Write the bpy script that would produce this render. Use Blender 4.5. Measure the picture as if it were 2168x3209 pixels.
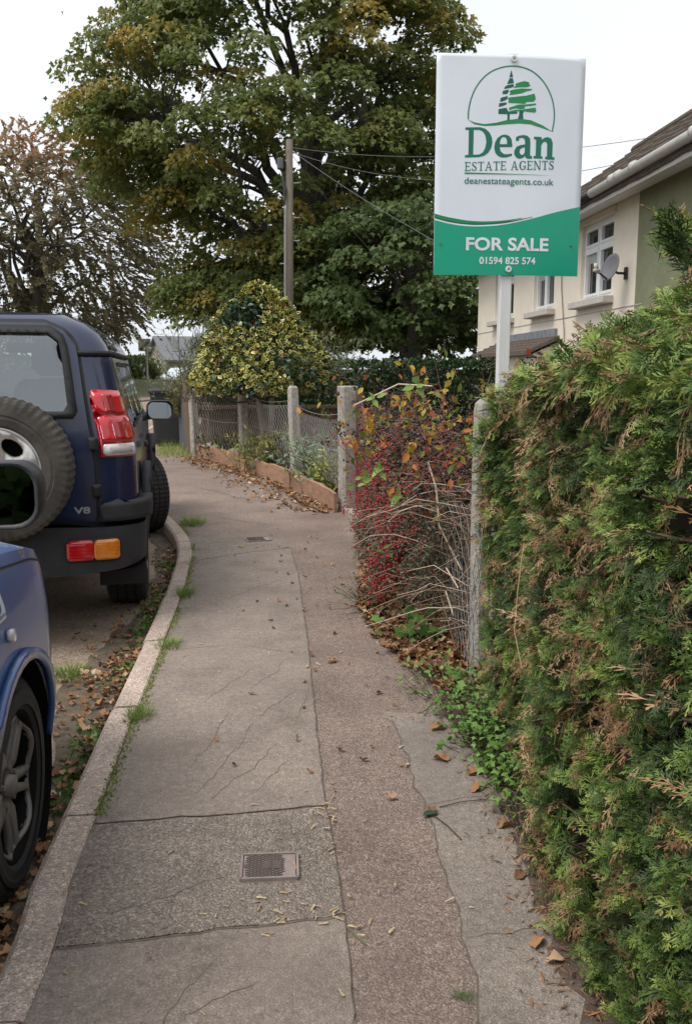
import bpy, math, random
import numpy as np
from mathutils import Vector, Matrix
from mathutils.geometry import delaunay_2d_cdt

for _o in list(bpy.data.objects):
    bpy.data.objects.remove(_o)
scene = bpy.context.scene
COL = scene.collection
R = math.radians
rng = np.random.default_rng(11)
random.seed(11)

# ------------------------------------------------------------------ camera
cam_d = bpy.data.cameras.new('camera')
cam = bpy.data.objects.new('camera', cam_d)
COL.objects.link(cam)
cam.location = (0, 0, 1.4)
cam.rotation_euler = (R(90 - 9.11), 0, 0)
cam_d.sensor_fit = 'VERTICAL'
cam_d.sensor_height = 36
cam_d.lens = 31.29
cam_d.clip_start = 0.05
cam_d.clip_end = 900
scene.camera = cam

# ------------------------------------------------------------------ world, sun, exposure
SUN_EL, SUN_AZ = R(58), R(-125)      # azimuth measured from +y towards +x
world = bpy.data.worlds.new('World')
scene.world = world
world.use_nodes = True
wn = world.node_tree.nodes
wl = world.node_tree.links
wn.clear()
w_out = wn.new('ShaderNodeOutputWorld')
w_bg = wn.new('ShaderNodeBackground')
w_sky = wn.new('ShaderNodeTexSky')
w_sky.sky_type = 'NISHITA'
w_sky.sun_disc = False
w_sky.sun_elevation = SUN_EL
w_sky.sun_rotation = SUN_AZ
w_sky.dust_density = 4.0
w_hsv = wn.new('ShaderNodeHueSaturation')
w_hsv.inputs['Saturation'].default_value = 0.12
w_mix = wn.new('ShaderNodeMixRGB')
w_mix.inputs['Fac'].default_value = 0.72          # an even overcast layer over the clear sky
w_mix.inputs['Color2'].default_value = (8.3, 8.6, 8.95, 1)
wl.new(w_sky.outputs[0], w_hsv.inputs['Color'])
wl.new(w_hsv.outputs[0], w_mix.inputs['Color1'])
w_n = wn.new('ShaderNodeTexNoise')
w_n.inputs['Scale'].default_value = 2.2
w_n.inputs['Detail'].default_value = 4
w_r = wn.new('ShaderNodeValToRGB')
w_r.color_ramp.elements[0].position = .3
w_r.color_ramp.elements[0].color = (.9, .91, .93, 1)
w_r.color_ramp.elements[1].position = .7
w_mul = wn.new('ShaderNodeMixRGB')
w_mul.blend_type = 'MULTIPLY'
w_mul.inputs['Fac'].default_value = 1.0
wl.new(w_n.outputs['Fac'], w_r.inputs['Fac'])
wl.new(w_mix.outputs[0], w_mul.inputs['Color1'])
wl.new(w_r.outputs[0], w_mul.inputs['Color2'])
wl.new(w_mul.outputs[0], w_bg.inputs['Color'])
w_bg.inputs['Strength'].default_value = 0.09
wl.new(w_bg.outputs[0], w_out.inputs['Surface'])

sun_d = bpy.data.lights.new('sun', 'SUN')
sun_d.energy = 1.5
sun_d.angle = R(28)
sun_d.color = (1.0, 0.95, 0.88)
sun = bpy.data.objects.new('sun', sun_d)
COL.objects.link(sun)
_sd = Vector((math.sin(SUN_AZ) * math.cos(SUN_EL), math.cos(SUN_AZ) * math.cos(SUN_EL), math.sin(SUN_EL)))
sun.rotation_euler = _sd.to_track_quat('Z', 'Y').to_euler()
sun.location = _sd * 40

scene.view_settings.view_transform = 'Standard'
scene.view_settings.look = 'None'
scene.view_settings.exposure = 0.74
scene.view_settings.gamma = 1.0
scene.view_settings.use_curve_mapping = False
scene.cycles.use_denoising = True
scene.cycles.max_bounces = 8
scene.cycles.transparent_max_bounces = 12

# ------------------------------------------------------------------ materials
def S(r, g, b):
    f = lambda c: (c / 255 / 12.92) if c / 255 <= 0.04045 else ((c / 255 + 0.055) / 1.055) ** 2.4
    return (f(r), f(g), f(b))

def nmat(name):
    m = bpy.data.materials.new(name)
    m.use_nodes = True
    t = m.node_tree
    t.nodes.clear()
    o = t.nodes.new('ShaderNodeOutputMaterial')
    b = t.nodes.new('ShaderNodeBsdfPrincipled')
    t.links.new(b.outputs[0], o.inputs['Surface'])
    return m, t, b, o

def node(t, kind, **kw):
    n = t.nodes.new(kind)
    for k, v in kw.items():
        if k.startswith('i_'):
            n.inputs[k[2:].replace('_', ' ')].default_value = v
        else:
            setattr(n, k, v)
    return n

def ramp(t, stops, interp='LINEAR'):
    n = t.nodes.new('ShaderNodeValToRGB')
    e = n.color_ramp.elements
    n.color_ramp.interpolation = interp
    while len(e) < len(stops):
        e.new(0.5)
    for el, (p, c) in zip(e, stops):
        el.position = p
        el.color = (c[0], c[1], c[2], 1)
    return n

def M(name, col, rough=0.7, col2=None, scale=6.0, detail=6, bump=0.0, bscale=120.0, metal=0.0, spec=0.5, coat=0.0,
      lo=0.35, hi=0.65, stretch=None, col3=None, scale3=1.5, lo3=.5, hi3=.7):
    m, t, b, o = nmat(name)
    tc = node(t, 'ShaderNodeTexCoord')
    src = tc.outputs['Object']
    if stretch:
        mp = node(t, 'ShaderNodeMapping')
        mp.inputs['Scale'].default_value = stretch
        t.links.new(src, mp.inputs['Vector'])
        src = mp.outputs[0]
    b.inputs['Roughness'].default_value = rough
    b.inputs['Metallic'].default_value = metal
    b.inputs['Specular IOR Level'].default_value = spec
    if coat:
        b.inputs['Coat Weight'].default_value = coat
        b.inputs['Coat Roughness'].default_value = 0.04
    if col2 is None:
        col2 = tuple(c * 0.78 for c in col)
    n1 = node(t, 'ShaderNodeTexNoise', i_Scale=scale, i_Detail=detail, i_Roughness=0.62)
    t.links.new(src, n1.inputs['Vector'])
    rp = ramp(t, [(lo, col), (hi, col2)])
    t.links.new(n1.outputs['Fac'], rp.inputs['Fac'])
    cur = rp.outputs['Color']
    if col3 is not None:
        n3 = node(t, 'ShaderNodeTexNoise', i_Scale=scale3, i_Detail=5, i_Roughness=0.7)
        t.links.new(src, n3.inputs['Vector'])
        r3 = ramp(t, [(lo3, (0, 0, 0)), (hi3, (1, 1, 1))])
        t.links.new(n3.outputs['Fac'], r3.inputs['Fac'])
        mx = node(t, 'ShaderNodeMixRGB')
        t.links.new(r3.outputs['Color'], mx.inputs['Fac'])
        t.links.new(cur, mx.inputs['Color1'])
        mx.inputs['Color2'].default_value = (*col3, 1)
        cur = mx.outputs[0]
    t.links.new(cur, b.inputs['Base Color'])
    if bump:
        n2 = node(t, 'ShaderNodeTexNoise', i_Scale=bscale, i_Detail=4, i_Roughness=0.6)
        t.links.new(src, n2.inputs['Vector'])
        bp = node(t, 'ShaderNodeBump', i_Strength=min(1.0, bump), i_Distance=0.01)
        t.links.new(n2.outputs['Fac'], bp.inputs['Height'])
        t.links.new(bp.outputs[0], b.inputs['Normal'])
    return m

def asphalt(name, base, chip, dark, chip_amt=0.5, scale=110.0, stain=None, bump=0.6):
    """worn macadam: stone chips of uneven colour in a binder, with broad stains"""
    m, t, b, o = nmat(name)
    tc = node(t, 'ShaderNodeTexCoord')
    v = node(t, 'ShaderNodeTexVoronoi', i_Scale=scale, i_Randomness=1.0)
    t.links.new(tc.outputs['Object'], v.inputs['Vector'])
    sep = node(t, 'ShaderNodeSeparateColor')
    t.links.new(v.outputs['Color'], sep.inputs[0])
    rc = ramp(t, [(0.0, dark), (0.35, base), (1 - chip_amt * 0.5, base), (1.0, chip)])
    t.links.new(sep.outputs[0], rc.inputs['Fac'])
    n1 = node(t, 'ShaderNodeTexNoise', i_Scale=2.3, i_Detail=8, i_Roughness=0.68)
    t.links.new(tc.outputs['Object'], n1.inputs['Vector'])
    r1 = ramp(t, [(0.3, (0.7, 0.69, 0.68)), (0.52, (1, 1, 1)), (0.72, (1.18, 1.16, 1.13))])
    t.links.new(n1.outputs['Fac'], r1.inputs['Fac'])
    mu = node(t, 'ShaderNodeMixRGB', blend_type='MULTIPLY', i_Fac=1.0)
    t.links.new(rc.outputs[0], mu.inputs['Color1'])
    t.links.new(r1.outputs[0], mu.inputs['Color2'])
    cur = mu.outputs[0]
    n4 = node(t, 'ShaderNodeTexNoise', i_Scale=38.0, i_Detail=4, i_Roughness=0.7)
    t.links.new(tc.outputs['Object'], n4.inputs['Vector'])
    r4 = ramp(t, [(0.3, (0.8, 0.8, 0.8)), (0.7, (1.16, 1.16, 1.16))])
    t.links.new(n4.outputs['Fac'], r4.inputs['Fac'])
    mu2 = node(t, 'ShaderNodeMixRGB', blend_type='MULTIPLY', i_Fac=1.0)
    t.links.new(cur, mu2.inputs['Color1'])
    t.links.new(r4.outputs[0], mu2.inputs['Color2'])
    cur = mu2.outputs[0]
    if stain:
        n3 = node(t, 'ShaderNodeTexNoise', i_Scale=0.9, i_Detail=7, i_Roughness=0.72)
        t.links.new(tc.outputs['Object'], n3.inputs['Vector'])
        r3 = ramp(t, [(0.48, (0, 0, 0)), (0.68, (0.75, 0.75, 0.75))])
        t.links.new(n3.outputs['Fac'], r3.inputs['Fac'])
        mx = node(t, 'ShaderNodeMixRGB')
        t.links.new(r3.outputs[0], mx.inputs['Fac'])
        t.links.new(cur, mx.inputs['Color1'])
        mx.inputs['Color2'].default_value = (*stain, 1)
        cur = mx.outputs[0]
    t.links.new(cur, b.inputs['Base Color'])
    b.inputs['Roughness'].default_value = 0.88
    b.inputs['Specular IOR Level'].default_value = 0.25
    bp = node(t, 'ShaderNodeBump', i_Strength=bump, i_Distance=0.006, invert=True)
    t.links.new(v.outputs['Distance'], bp.inputs['Height'])
    t.links.new(bp.outputs[0], b.inputs['Normal'])
    return m

def foliage(name, stops, rough=0.5, trans=0.25, rim=None, interp='LINEAR', spec=0.35):
    """leaf colour from the leaf's own tint value; a rim colour for variegated leaves"""
    m, t, b, o = nmat(name)
    at = node(t, 'ShaderNodeAttribute', attribute_name='tint')
    rp = ramp(t, stops, interp)
    t.links.new(at.outputs['Fac'], rp.inputs['Fac'])
    cur = rp.outputs[0]
    if rim:
        a2 = node(t, 'ShaderNodeAttribute', attribute_name='rim')
        rr = ramp(t, [(0.64, (0, 0, 0)), (0.76, (1, 1, 1))])
        t.links.new(a2.outputs['Fac'], rr.inputs['Fac'])
        mx = node(t, 'ShaderNodeMixRGB')
        t.links.new(rr.outputs[0], mx.inputs['Fac'])
        t.links.new(cur, mx.inputs['Color1'])
        mx.inputs['Color2'].default_value = (*rim, 1)
        cur = mx.outputs[0]
    t.links.new(cur, b.inputs['Base Color'])
    b.inputs['Roughness'].default_value = rough
    b.inputs['Specular IOR Level'].default_value = spec
    if trans:
        tr = node(t, 'ShaderNodeBsdfTranslucent')
        t.links.new(cur, tr.inputs['Color'])
        ms = node(t, 'ShaderNodeMixShader', i_Fac=trans)
        t.links.new(b.outputs[0], ms.inputs[1])
        t.links.new(tr.outputs[0], ms.inputs[2])
        t.links.new(ms.outputs[0], o.inputs['Surface'])
    return m

def glassmat(name, tint, refl=0.12, rough=0.02):
    m, t, b, o = nmat(name)
    t.nodes.remove(b)
    tr = node(t, 'ShaderNodeBsdfTransparent')
    tr.inputs['Color'].default_value = (*tint, 1)
    gl = node(t, 'ShaderNodeBsdfGlossy')
    gl.inputs['Roughness'].default_value = rough
    gl.inputs['Color'].default_value = (0.9, 0.95, 1, 1)
    fr = node(t, 'ShaderNodeFresnel', i_IOR=1.5)
    ad = node(t, 'ShaderNodeMath', operation='ADD')
    ad.inputs[1].default_value = refl
    t.links.new(fr.outputs[0], ad.inputs[0])
    ms = node(t, 'ShaderNodeMixShader')
    t.links.new(ad.outputs[0], ms.inputs['Fac'])
    t.links.new(tr.outputs[0], ms.inputs[1])
    t.links.new(gl.outputs[0], ms.inputs[2])
    t.links.new(ms.outputs[0], o.inputs['Surface'])
    return m

# ------------------------------------------------------------------ object helpers
def tag(o, label=None, cat=None, group=None, kind=None):
    if label: o['label'] = label
    if cat: o['category'] = cat
    if group: o['group'] = group
    if kind: o['kind'] = kind
    return o

def thing(name, label, cat, loc=(0, 0, 0), rotz=0.0, group=None, kind=None):
    o = bpy.data.objects.new(name, None)
    o.empty_display_size = 0.1
    COL.objects.link(o)
    o.location = loc
    o.rotation_euler = (0, 0, rotz)
    return tag(o, label, cat, group, kind)

def link(name, me, mat, parent=None, smooth=False, loc=None, rot=None):
    o = bpy.data.objects.new(name, me)
    COL.objects.link(o)
    if mat is not None and len(me.materials) == 0:
        for mm in (mat if isinstance(mat, (list, tuple)) else [mat]):
            me.materials.append(mm)
    if parent is not None: o.parent = parent
    if smooth:
        me.polygons.foreach_set('use_smooth', [True] * len(me.polygons))
    if loc is not None: o.location = loc
    if rot is not None: o.rotation_euler = rot
    return o

def copy_tree(o, parent=None):
    c = o.copy()
    COL.objects.link(c)
    c.parent = parent
    for ch in list(o.children):
        copy_tree(ch, c)
    return c

class MB:
    """collects shapes of ONE part"""
    def __init__(self):
        self.v = []; self.f = []; self.mi = []
        self.cur = 0
    def add(self, vs, fs):
        n = len(self.v)
        self.v += [tuple(p) for p in vs]
        self.f += [tuple(i + n for i in f) for f in fs]
        self.mi += [self.cur] * len(fs)
        return self
    def box(self, c, s, rz=0.0, bev=0.0, taper=1.0):
        x, y, z = s[0] / 2, s[1] / 2, s[2] / 2
        cr, sr = math.cos(rz), math.sin(rz)
        def P(a, b_, d):
            return (c[0] + a * cr - b_ * sr, c[1] + a * sr + b_ * cr, c[2] + d)
        if bev <= 0:
            vs = [P(a * x * (taper if d > 0 else 1), b_ * y * (taper if d > 0 else 1), d * z) for d in (-1, 1) for a, b_ in ((-1, -1), (1, -1), (1, 1), (-1, 1))]
            return self.add(vs, [(3, 2, 1, 0), (4, 5, 6, 7), (0, 1, 5, 4), (1, 2, 6, 5), (2, 3, 7, 6), (3, 0, 4, 7)])
        k = min(bev, x * .9, y * .9, z * .9)
        ring = lambda ax, ay: [(-ax, -ay + k), (-ax + k, -ay), (ax - k, -ay), (ax, -ay + k), (ax, ay - k), (ax - k, ay), (-ax + k, ay), (-ax, ay - k)]
        vs = []
        for d, (ax, ay) in ((-z, (x - k, y - k)), (-z + k, (x, y)), (z - k, (x * taper, y * taper)), (z, ((x - k) * taper, (y - k) * taper))):
            vs += [P(a, b_, d) for a, b_ in ring(ax, ay)]
        fs = [tuple(range(7, -1, -1)), tuple(range(24, 32))]
        for q in range(3):
            for i in range(8):
                j = (i + 1) % 8
                fs.append((q * 8 + i, q * 8 + j, q * 8 + 8 + j, q * 8 + 8 + i))
        return self.add(vs, fs)
    def bar(self, a, b, w, h, up=(0, 0, 1)):
        a, b = Vector(a), Vector(b)
        d = (b - a).normalized()
        u = Vector(up)
        s = d.cross(u)
        if s.length < 1e-4: s = d.cross(Vector((1, 0, 0)))
        s.normalize(); u = s.cross(d).normalized()
        vs = [p + s * (i * w / 2) + u * (j * h / 2) for p in (a, b) for i, j in ((-1, -1), (1, -1), (1, 1), (-1, 1))]
        return self.add(vs, [(3, 2, 1, 0), (4, 5, 6, 7), (0, 1, 5, 4), (1, 2, 6, 5), (2, 3, 7, 6), (3, 0, 4, 7)])
    def tube(self, pts, rad, n=8, caps=True):
        pts = [Vector(p) for p in pts]
        if not hasattr(rad, '__len__'): rad = [rad] * len(pts)
        vs = []; fs = []
        ref = Vector((0.13, 0.21, 0.97))
        for i, p in enumerate(pts):
            d = (pts[min(i + 1, len(pts) - 1)] - pts[max(i - 1, 0)])
            d = d.normalized() if d.length > 1e-9 else Vector((0, 0, 1))
            s = d.cross(ref)
            if s.length < 0.05: s = d.cross(Vector((1, 0, 0)))
            s.normalize(); u = s.cross(d)
            for k in range(n):
                a = 2 * math.pi * k / n
                vs.append(p + (s * math.cos(a) + u * math.sin(a)) * rad[i])
        for i in range(len(pts) - 1):
            for k in range(n):
                j = (k + 1) % n
                fs.append((i * n + k, i * n + j, i * n + n + j, i * n + n + k))
        if caps:
            fs.append(tuple(range(n - 1, -1, -1)))
            fs.append(tuple((len(pts) - 1) * n + k for k in range(n)))
        return self.add(vs, fs)
    def lathe(self, prof, n=48, axis='x', c=(0, 0, 0), jag=None):
        """prof: list of (offset along axis, radius)"""
        vs = []; fs = []
        for i in range(n):
            a = 2 * math.pi * i / n
            for q, (h, r) in enumerate(prof):
                rr = r - (jag[q] if jag and i % 2 else 0)
                ca, sa = math.cos(a) * rr, math.sin(a) * rr
                p = (h, ca, sa) if axis == 'x' else ((ca, h, sa) if axis == 'y' else (ca, sa, h))
                vs.append((p[0] + c[0], p[1] + c[1], p[2] + c[2]))
        m = len(prof)
        for i in range(n):
            j = (i + 1) % n
            for q in range(m - 1):
                fs.append((i * m + q, i * m + q + 1, j * m + q + 1, j * m + q))
        return self.add(vs, fs)
    def prism(self, poly, f0, f1):
        """poly: 2D outline; f0, f1 map (a,b) to the two faces"""
        n = len(poly)
        vs = [f0(*p) for p in poly] + [f1(*p) for p in poly]
        fs = [tuple(range(n - 1, -1, -1)), tuple(range(n, 2 * n))]
        fs += [(i, (i + 1) % n, n + (i + 1) % n, n + i) for i in range(n)]
        return self.add(vs, fs)
    def mesh(self, name):
        me = bpy.data.meshes.new(name)
        me.from_pydata(self.v, [], self.f)
        if any(self.mi):
            me.polygons.foreach_set('material_index', self.mi)
        me.update()
        return me
    def build(self, name, mat, parent=None, smooth=False, loc=None, rot=None):
        return link(name, self.mesh(name), mat, parent, smooth, loc, rot)

# ---- flat panels with holes laid on any surface
def inpoly(P, poly):
    poly = np.asarray(poly, float)
    x, y = P[:, 0], P[:, 1]
    ins = np.zeros(len(P), bool)
    j = len(poly) - 1
    for i in range(len(poly)):
        xi, yi = poly[i]; xj, yj = poly[j]
        c = ((yi > y) != (yj > y)) & (x < (xj - xi) * (y - yi) / (yj - yi + 1e-15) + xi)
        ins ^= c
        j = i
    return ins

def resample(loop, step):
    out = []
    for i in range(len(loop)):
        a = np.array(loop[i], float); b = np.array(loop[(i + 1) % len(loop)], float)
        n = max(1, int(math.ceil(np.linalg.norm(b - a) / step)))
        for k in range(n):
            out.append(tuple(a + (b - a) * k / n))
    return out

def cdt(outline, holes=(), step=0.1):
    loops = [resample(outline, step)] + [resample(h, step) for h in holes]
    pts = []; edges = []
    for lp in loops:
        n0 = len(pts)
        pts += lp
        edges += [(n0 + i, n0 + (i + 1) % len(lp)) for i in range(len(lp))]
    o = np.array(loops[0])
    lo, hi = o.min(0), o.max(0)
    gx = np.arange(lo[0] + step * .5, hi[0], step); gy = np.arange(lo[1] + step * .5, hi[1], step)
    if len(gx) and len(gy):
        g = np.stack(np.meshgrid(gx, gy), -1).reshape(-1, 2)
        k = inpoly(g, loops[0])
        for h in loops[1:]: k &= ~inpoly(g, h)
        g = g[k]
        if len(g):
            b = np.array(pts)
            d = np.full(len(g), 9e9)
            for q in range(0, len(b), 200):
                d = np.minimum(d, ((g[:, None] - b[None, q:q + 200]) ** 2).sum(-1).min(1))
            pts += [tuple(p) for p in g[d > (step * .4) ** 2]]
    r = delaunay_2d_cdt([Vector(p) for p in pts], edges, [], 0, 1e-6)
    V = np.array([tuple(p) for p in r[0]]); F = np.array([f for f in r[2] if len(f) == 3])
    c = V[F].mean(1)
    k = inpoly(c, loops[0])
    for h in loops[1:]: k &= ~inpoly(c, h)
    return V, F[k]

def panel(name, outline, f, mat, parent=None, holes=(), step=0.1, smooth=True, thick=0.0):
    V, F = cdt(outline, holes, step)
    me = bpy.data.meshes.new(name)
    me.from_pydata([tuple(f(*p)) for p in V], [], [tuple(int(i) for i in q) for q in F])
    me.update()
    o = link(name, me, mat, parent, smooth)
    if thick:
        md = o.modifiers.new('solid', 'SOLIDIFY')
        md.thickness = thick
        md.offset = 0
    return o

def rrect(x0, x1, y0, y1, r, n=5):
    out = []
    for cx, cy, a0 in ((x1 - r, y0 + r, -90), (x1 - r, y1 - r, 0), (x0 + r, y1 - r, 90), (x0 + r, y0 + r, 180)):
        for k in range(n + 1):
            a = R(a0 + 90 * k / n)
            out.append((cx + r * math.cos(a), cy + r * math.sin(a)))
    return out

# ---- leaves by the thousand
def unit(a):
    return a / np.maximum(np.linalg.norm(a, axis=-1, keepdims=True), 1e-9)

def rvec(n):
    return unit(rng.normal(size=(n, 3)))

class Fol:
    def __init__(self):
        self.V = []; self.F = []; self.T = []; self.Rm = []; self.n = 0
    def add(self, tv, tf, pos, axis, normal, scale, tint, rim=None, width=None, vt=None):
        pos = np.asarray(pos, float); N = len(pos)
        if N == 0: return self
        y = unit(np.broadcast_to(np.asarray(axis, float), (N, 3)))
        z = np.broadcast_to(np.asarray(normal, float), (N, 3))
        z = unit(z - (z * y).sum(1, keepdims=True) * y + 1e-6)
        x = np.cross(y, z)
        Rm = np.stack([x, y, z], -1)
        sc = np.broadcast_to(np.asarray(scale, float), (N,))
        t = np.broadcast_to(tv[None], (N,) + tv.shape).copy()
        if width is not None: t[:, :, 0] *= np.broadcast_to(width, (N,))[:, None]
        V = pos[:, None, :] + sc[:, None, None] * np.einsum('nij,nkj->nki', Rm, t)
        k = len(tv)
        F = tf[None] + (np.arange(N) * k)[:, None, None] + self.n
        self.V.append(V.reshape(-1, 3)); self.F.append(F.reshape(-1, 3))
        self.T.append(np.repeat(np.broadcast_to(np.asarray(tint, float), (N,)), k) + (np.tile(vt, N) if vt is not None else 0))
        self.Rm.append(np.tile(rim if rim is not None else np.zeros(k), N))
        self.n += N * k
        return self
    def raw(self, V, F, tint):
        self.V.append(np.asarray(V, float)); self.F.append(np.asarray(F, int) + self.n)
        self.T.append(np.broadcast_to(tint, (len(V),))); self.Rm.append(np.zeros(len(V)))
        self.n += len(V)
        return self
    def build(self, name, mat, parent=None, rim=False, origin=None):
        V = np.concatenate(self.V); F = np.concatenate(self.F)
        if origin is not None: V = V - np.asarray(origin)
        me = bpy.data.meshes.new(name)
        me.vertices.add(len(V)); me.vertices.foreach_set('co', V.ravel().astype(np.float32))
        me.loops.add(F.size); me.loops.foreach_set('vertex_index', F.ravel().astype(np.int32))
        me.polygons.add(len(F)); me.polygons.foreach_set('loop_start', np.arange(0, F.size, 3, dtype=np.int32)); me.polygons.foreach_set('loop_total', np.full(len(F), 3, dtype=np.int32))
        a = me.attributes.new('tint', 'FLOAT', 'POINT')
        a.data.foreach_set('value', np.concatenate(self.T).astype(np.float32))
        if rim:
            a = me.attributes.new('rim', 'FLOAT', 'POINT')
            a.data.foreach_set('value', np.concatenate(self.Rm).astype(np.float32))
        me.update(calc_edges=True)
        me.validate()
        return link(name, me, mat, parent)

def fan(pts, c):
    n = len(pts)
    return np.array([c] + list(pts), float), np.array([(0, i + 1, (i + 1) % n + 1) for i in range(n)])
RIM6 = np.array([0, 1, 1, 1, 1, 1, 1.])
OVATE = fan([(0, 0, 0), (.2, .22, .06), (.26, .5, .07), (0, 1, -.05), (-.26, .5, .07), (-.2, .22, .06)], (0, .45, -.01))
LANCE = fan([(0, 0, 0), (.09, .4, .02), (0, 1, -.06), (-.09, .4, .02)], (0, .45, -.005))
RHOMB = (np.array([(0, 0, 0), (.3, .45, .06), (0, 1, -.04), (-.3, .45, .06)]), np.array([(0, 1, 2), (0, 2, 3)]))
LOBED = fan([(0, 0, 0), (.42, .05, .05), (.24, .34, .0), (.5, .62, -.08), (.17, .62, 0), (0, 1.0, -.12), (-.17, .62, 0), (-.5, .62, -.08), (-.24, .34, 0), (-.42, .05, .05)], (0, .38, .05))
PENT = fan([(0, 0, 0), (.5, .3, .05), (.34, .85, -.06), (0, 1.05, -.12), (-.34, .85, -.06), (-.5, .3, .05)], (0, .45, .07))
MAPLE = fan([(0, 0, 0), (.46, .2, 0), (.2, .4, .04), (.4, .78, -.08), (0, 1.0, -.1), (-.4, .78, -.08), (-.2, .4, .04), (-.46, .2, 0)], (0, .42, .06))
CURLED = fan([(0, 0, .1), (.26, .1, .34), (.22, .38, .06), (.38, .72, .3), (.08, 1, .3), (-.2, .74, .42), (-.3, .42, .1), (-.3, .12, .3)], (0, .45, -.02))
TRILOBE = fan([(0, 0, 0), (.52, .42, -.02), (.2, .6, .05), (0, 1.05, -.12), (-.2, .6, .05), (-.52, .42, -.02)], (0, .42, .07))
BLADE = (np.array([(-.05, 0, 0), (.05, 0, 0), (.035, .5, .06), (-.035, .5, .06), (0, 1, .25)]), np.array([(0, 1, 2), (0, 2, 3), (3, 2, 4)]))
SEED = fan([(0, 0, 0), (.1, .1, .03), (.07, .3, .02), (.2, .7, .02), (.12, 1, 0), (-.08, .95, 0), (-.05, .4, .02), (-.1, .1, .03)], (0, .4, .06))
def leaf_hi(seed, curl=.3, lobes=.12):
    r = np.random.default_rng(seed); n = 18; ph = r.uniform(0, 6.28, 3); pts = []; 
    for ring in (.5, 1.0):
        for k in range(n):
            a = 2 * math.pi * k / n; q = ring * (1 + lobes * math.sin(5 * a + ph[0]) * (ring > .8) + .05 * math.sin(9 * a + ph[1]) * (ring > .8))
            x = .33 * q * math.sin(a); y = .5 - .5 * q * math.cos(a)
            z = curl * (abs(x) * 1.6) ** 1.5 * (1 + .5 * math.sin(2 * a + ph[2])) + curl * .5 * (y - .5) ** 2 * math.cos(ph[1]) + .02 * math.sin(11 * a + ph[0]) * ring
            pts.append((x, y, z))
    V = [(0, .5, -.01)] + pts; F = [(0, 1 + k, 1 + (k + 1) % n) for k in range(n)]
    for k in range(n):
        j = (k + 1) % n; F += [(1 + k, 1 + n + k, 1 + n + j), (1 + k, 1 + n + j, 1 + j)]
    return np.array(V), np.array(F)
def ico():
    p = (1 + 5 ** .5) / 2
    v = unit(np.array([(-1, p, 0), (1, p, 0), (-1, -p, 0), (1, -p, 0), (0, -1, p), (0, 1, p), (0, -1, -p), (0, 1, -p), (p, 0, -1), (p, 0, 1), (-p, 0, -1), (-p, 0, 1)], float))
    f = np.array([(0, 11, 5), (0, 5, 1), (0, 1, 7), (0, 7, 10), (0, 10, 11), (1, 5, 9), (5, 11, 4), (11, 10, 2), (10, 7, 6), (7, 1, 8), (3, 9, 4), (3, 4, 2), (3, 2, 6), (3, 6, 8), (3, 8, 9), (4, 9, 5), (2, 4, 11), (6, 2, 10), (8, 6, 7), (9, 8, 1)])
    return v, f
ICO = ico()

def vnoise(P, s, seed=0):
    """cheap smooth noise in 0..1"""
    g = np.random.default_rng(seed)
    P = np.asarray(P, float) * s
    out = np.zeros(len(P))
    for k in range(6):
        d = g.normal(size=3) * (1 + .6 * k); ph = g.uniform(0, 6.28)
        out += np.sin(P @ d + ph + 1.3 * np.sin(P @ g.normal(size=3) + g.uniform(0, 6.28))) / (1 + .4 * k)
    return np.clip(.5 + out * .17, 0, 1)

def wire(mb_pts, rad, n=3):
    """straight thin rods as arrays: list of (a,b)"""
    A = np.array([p[0] for p in mb_pts], float); B = np.array([p[1] for p in mb_pts], float)
    d = unit(B - A)
    ref = np.where(np.abs(d[:, 2:3]) > .9, np.array([[1., 0, 0]]), np.array([[0., 0, 1]]))
    s = unit(np.cross(d, ref)); u = np.cross(s, d)
    V = []
    for P in (A, B):
        for k in range(n):
            a = 2 * math.pi * k / n
            V.append(P + (s * math.cos(a) + u * math.sin(a)) * (rad if np.isscalar(rad) else np.asarray(rad)[:, None]))
    V = np.stack(V, 1)
    F = []
    for k in range(n):
        j = (k + 1) % n
        F += [(k, j, n + j), (k, n + j, n + k)]
    F = np.array(F)[None] + (np.arange(len(A)) * 2 * n)[:, None, None]
    return V.reshape(-1, 3), F.reshape(-1, 3)
# ------------------------------------------------------------------ setting: ground, road, footpath, kerb
m_ground = M('rough_grass', (.075, .1, .03), .95, (.11, .1, .05), 3, bump=.5, bscale=60)
m_soil = M('garden_soil', (.06, .045, .03), .95, (.1, .075, .05), 9, bump=.8, bscale=70)
m_road = asphalt('road_macadam', (0.338, 0.255, 0.193), (0.592, 0.471, 0.358), (0.174, 0.130, 0.095), .7, 170, stain=(0.213, 0.157, 0.109))
m_path = asphalt('pink_macadam', (0.238, 0.181, 0.152), (0.403, 0.316, 0.269), (0.140, 0.107, 0.090), .7, 205, stain=(0.191, 0.149, 0.127))
m_grey = asphalt('grey_macadam', (0.278, 0.228, 0.194), (0.392, 0.327, 0.281), (0.204, 0.166, 0.140), .5, 250, stain=(0.240, 0.197, 0.168), bump=.5)
m_dark = asphalt('dark_macadam', (0.277, 0.230, 0.194), (0.472, 0.396, 0.336), (0.164, 0.137, 0.116), .6, 185, stain=(0.243, 0.201, 0.170), bump=.9)
m_pale = asphalt('pale_macadam', (0.269, 0.228, 0.197), (0.386, 0.328, 0.285), (0.187, 0.159, 0.135), .5, 250, stain=(0.204, 0.172, 0.149), bump=.5)
m_joint = M('joint_dirt', (.105, .085, .068), .95, (.16, .132, .108), 30)
m_kerb = asphalt('kerb_concrete', (0.541, 0.426, 0.359), (0.864, 0.713, 0.609), (0.316, 0.252, 0.207), .6, 190, stain=(0.347, 0.275, 0.220), bump=.7)
m_white_line = M('road_paint', (.62, .62, .6), .8, (.4, .39, .37), 12)

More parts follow.
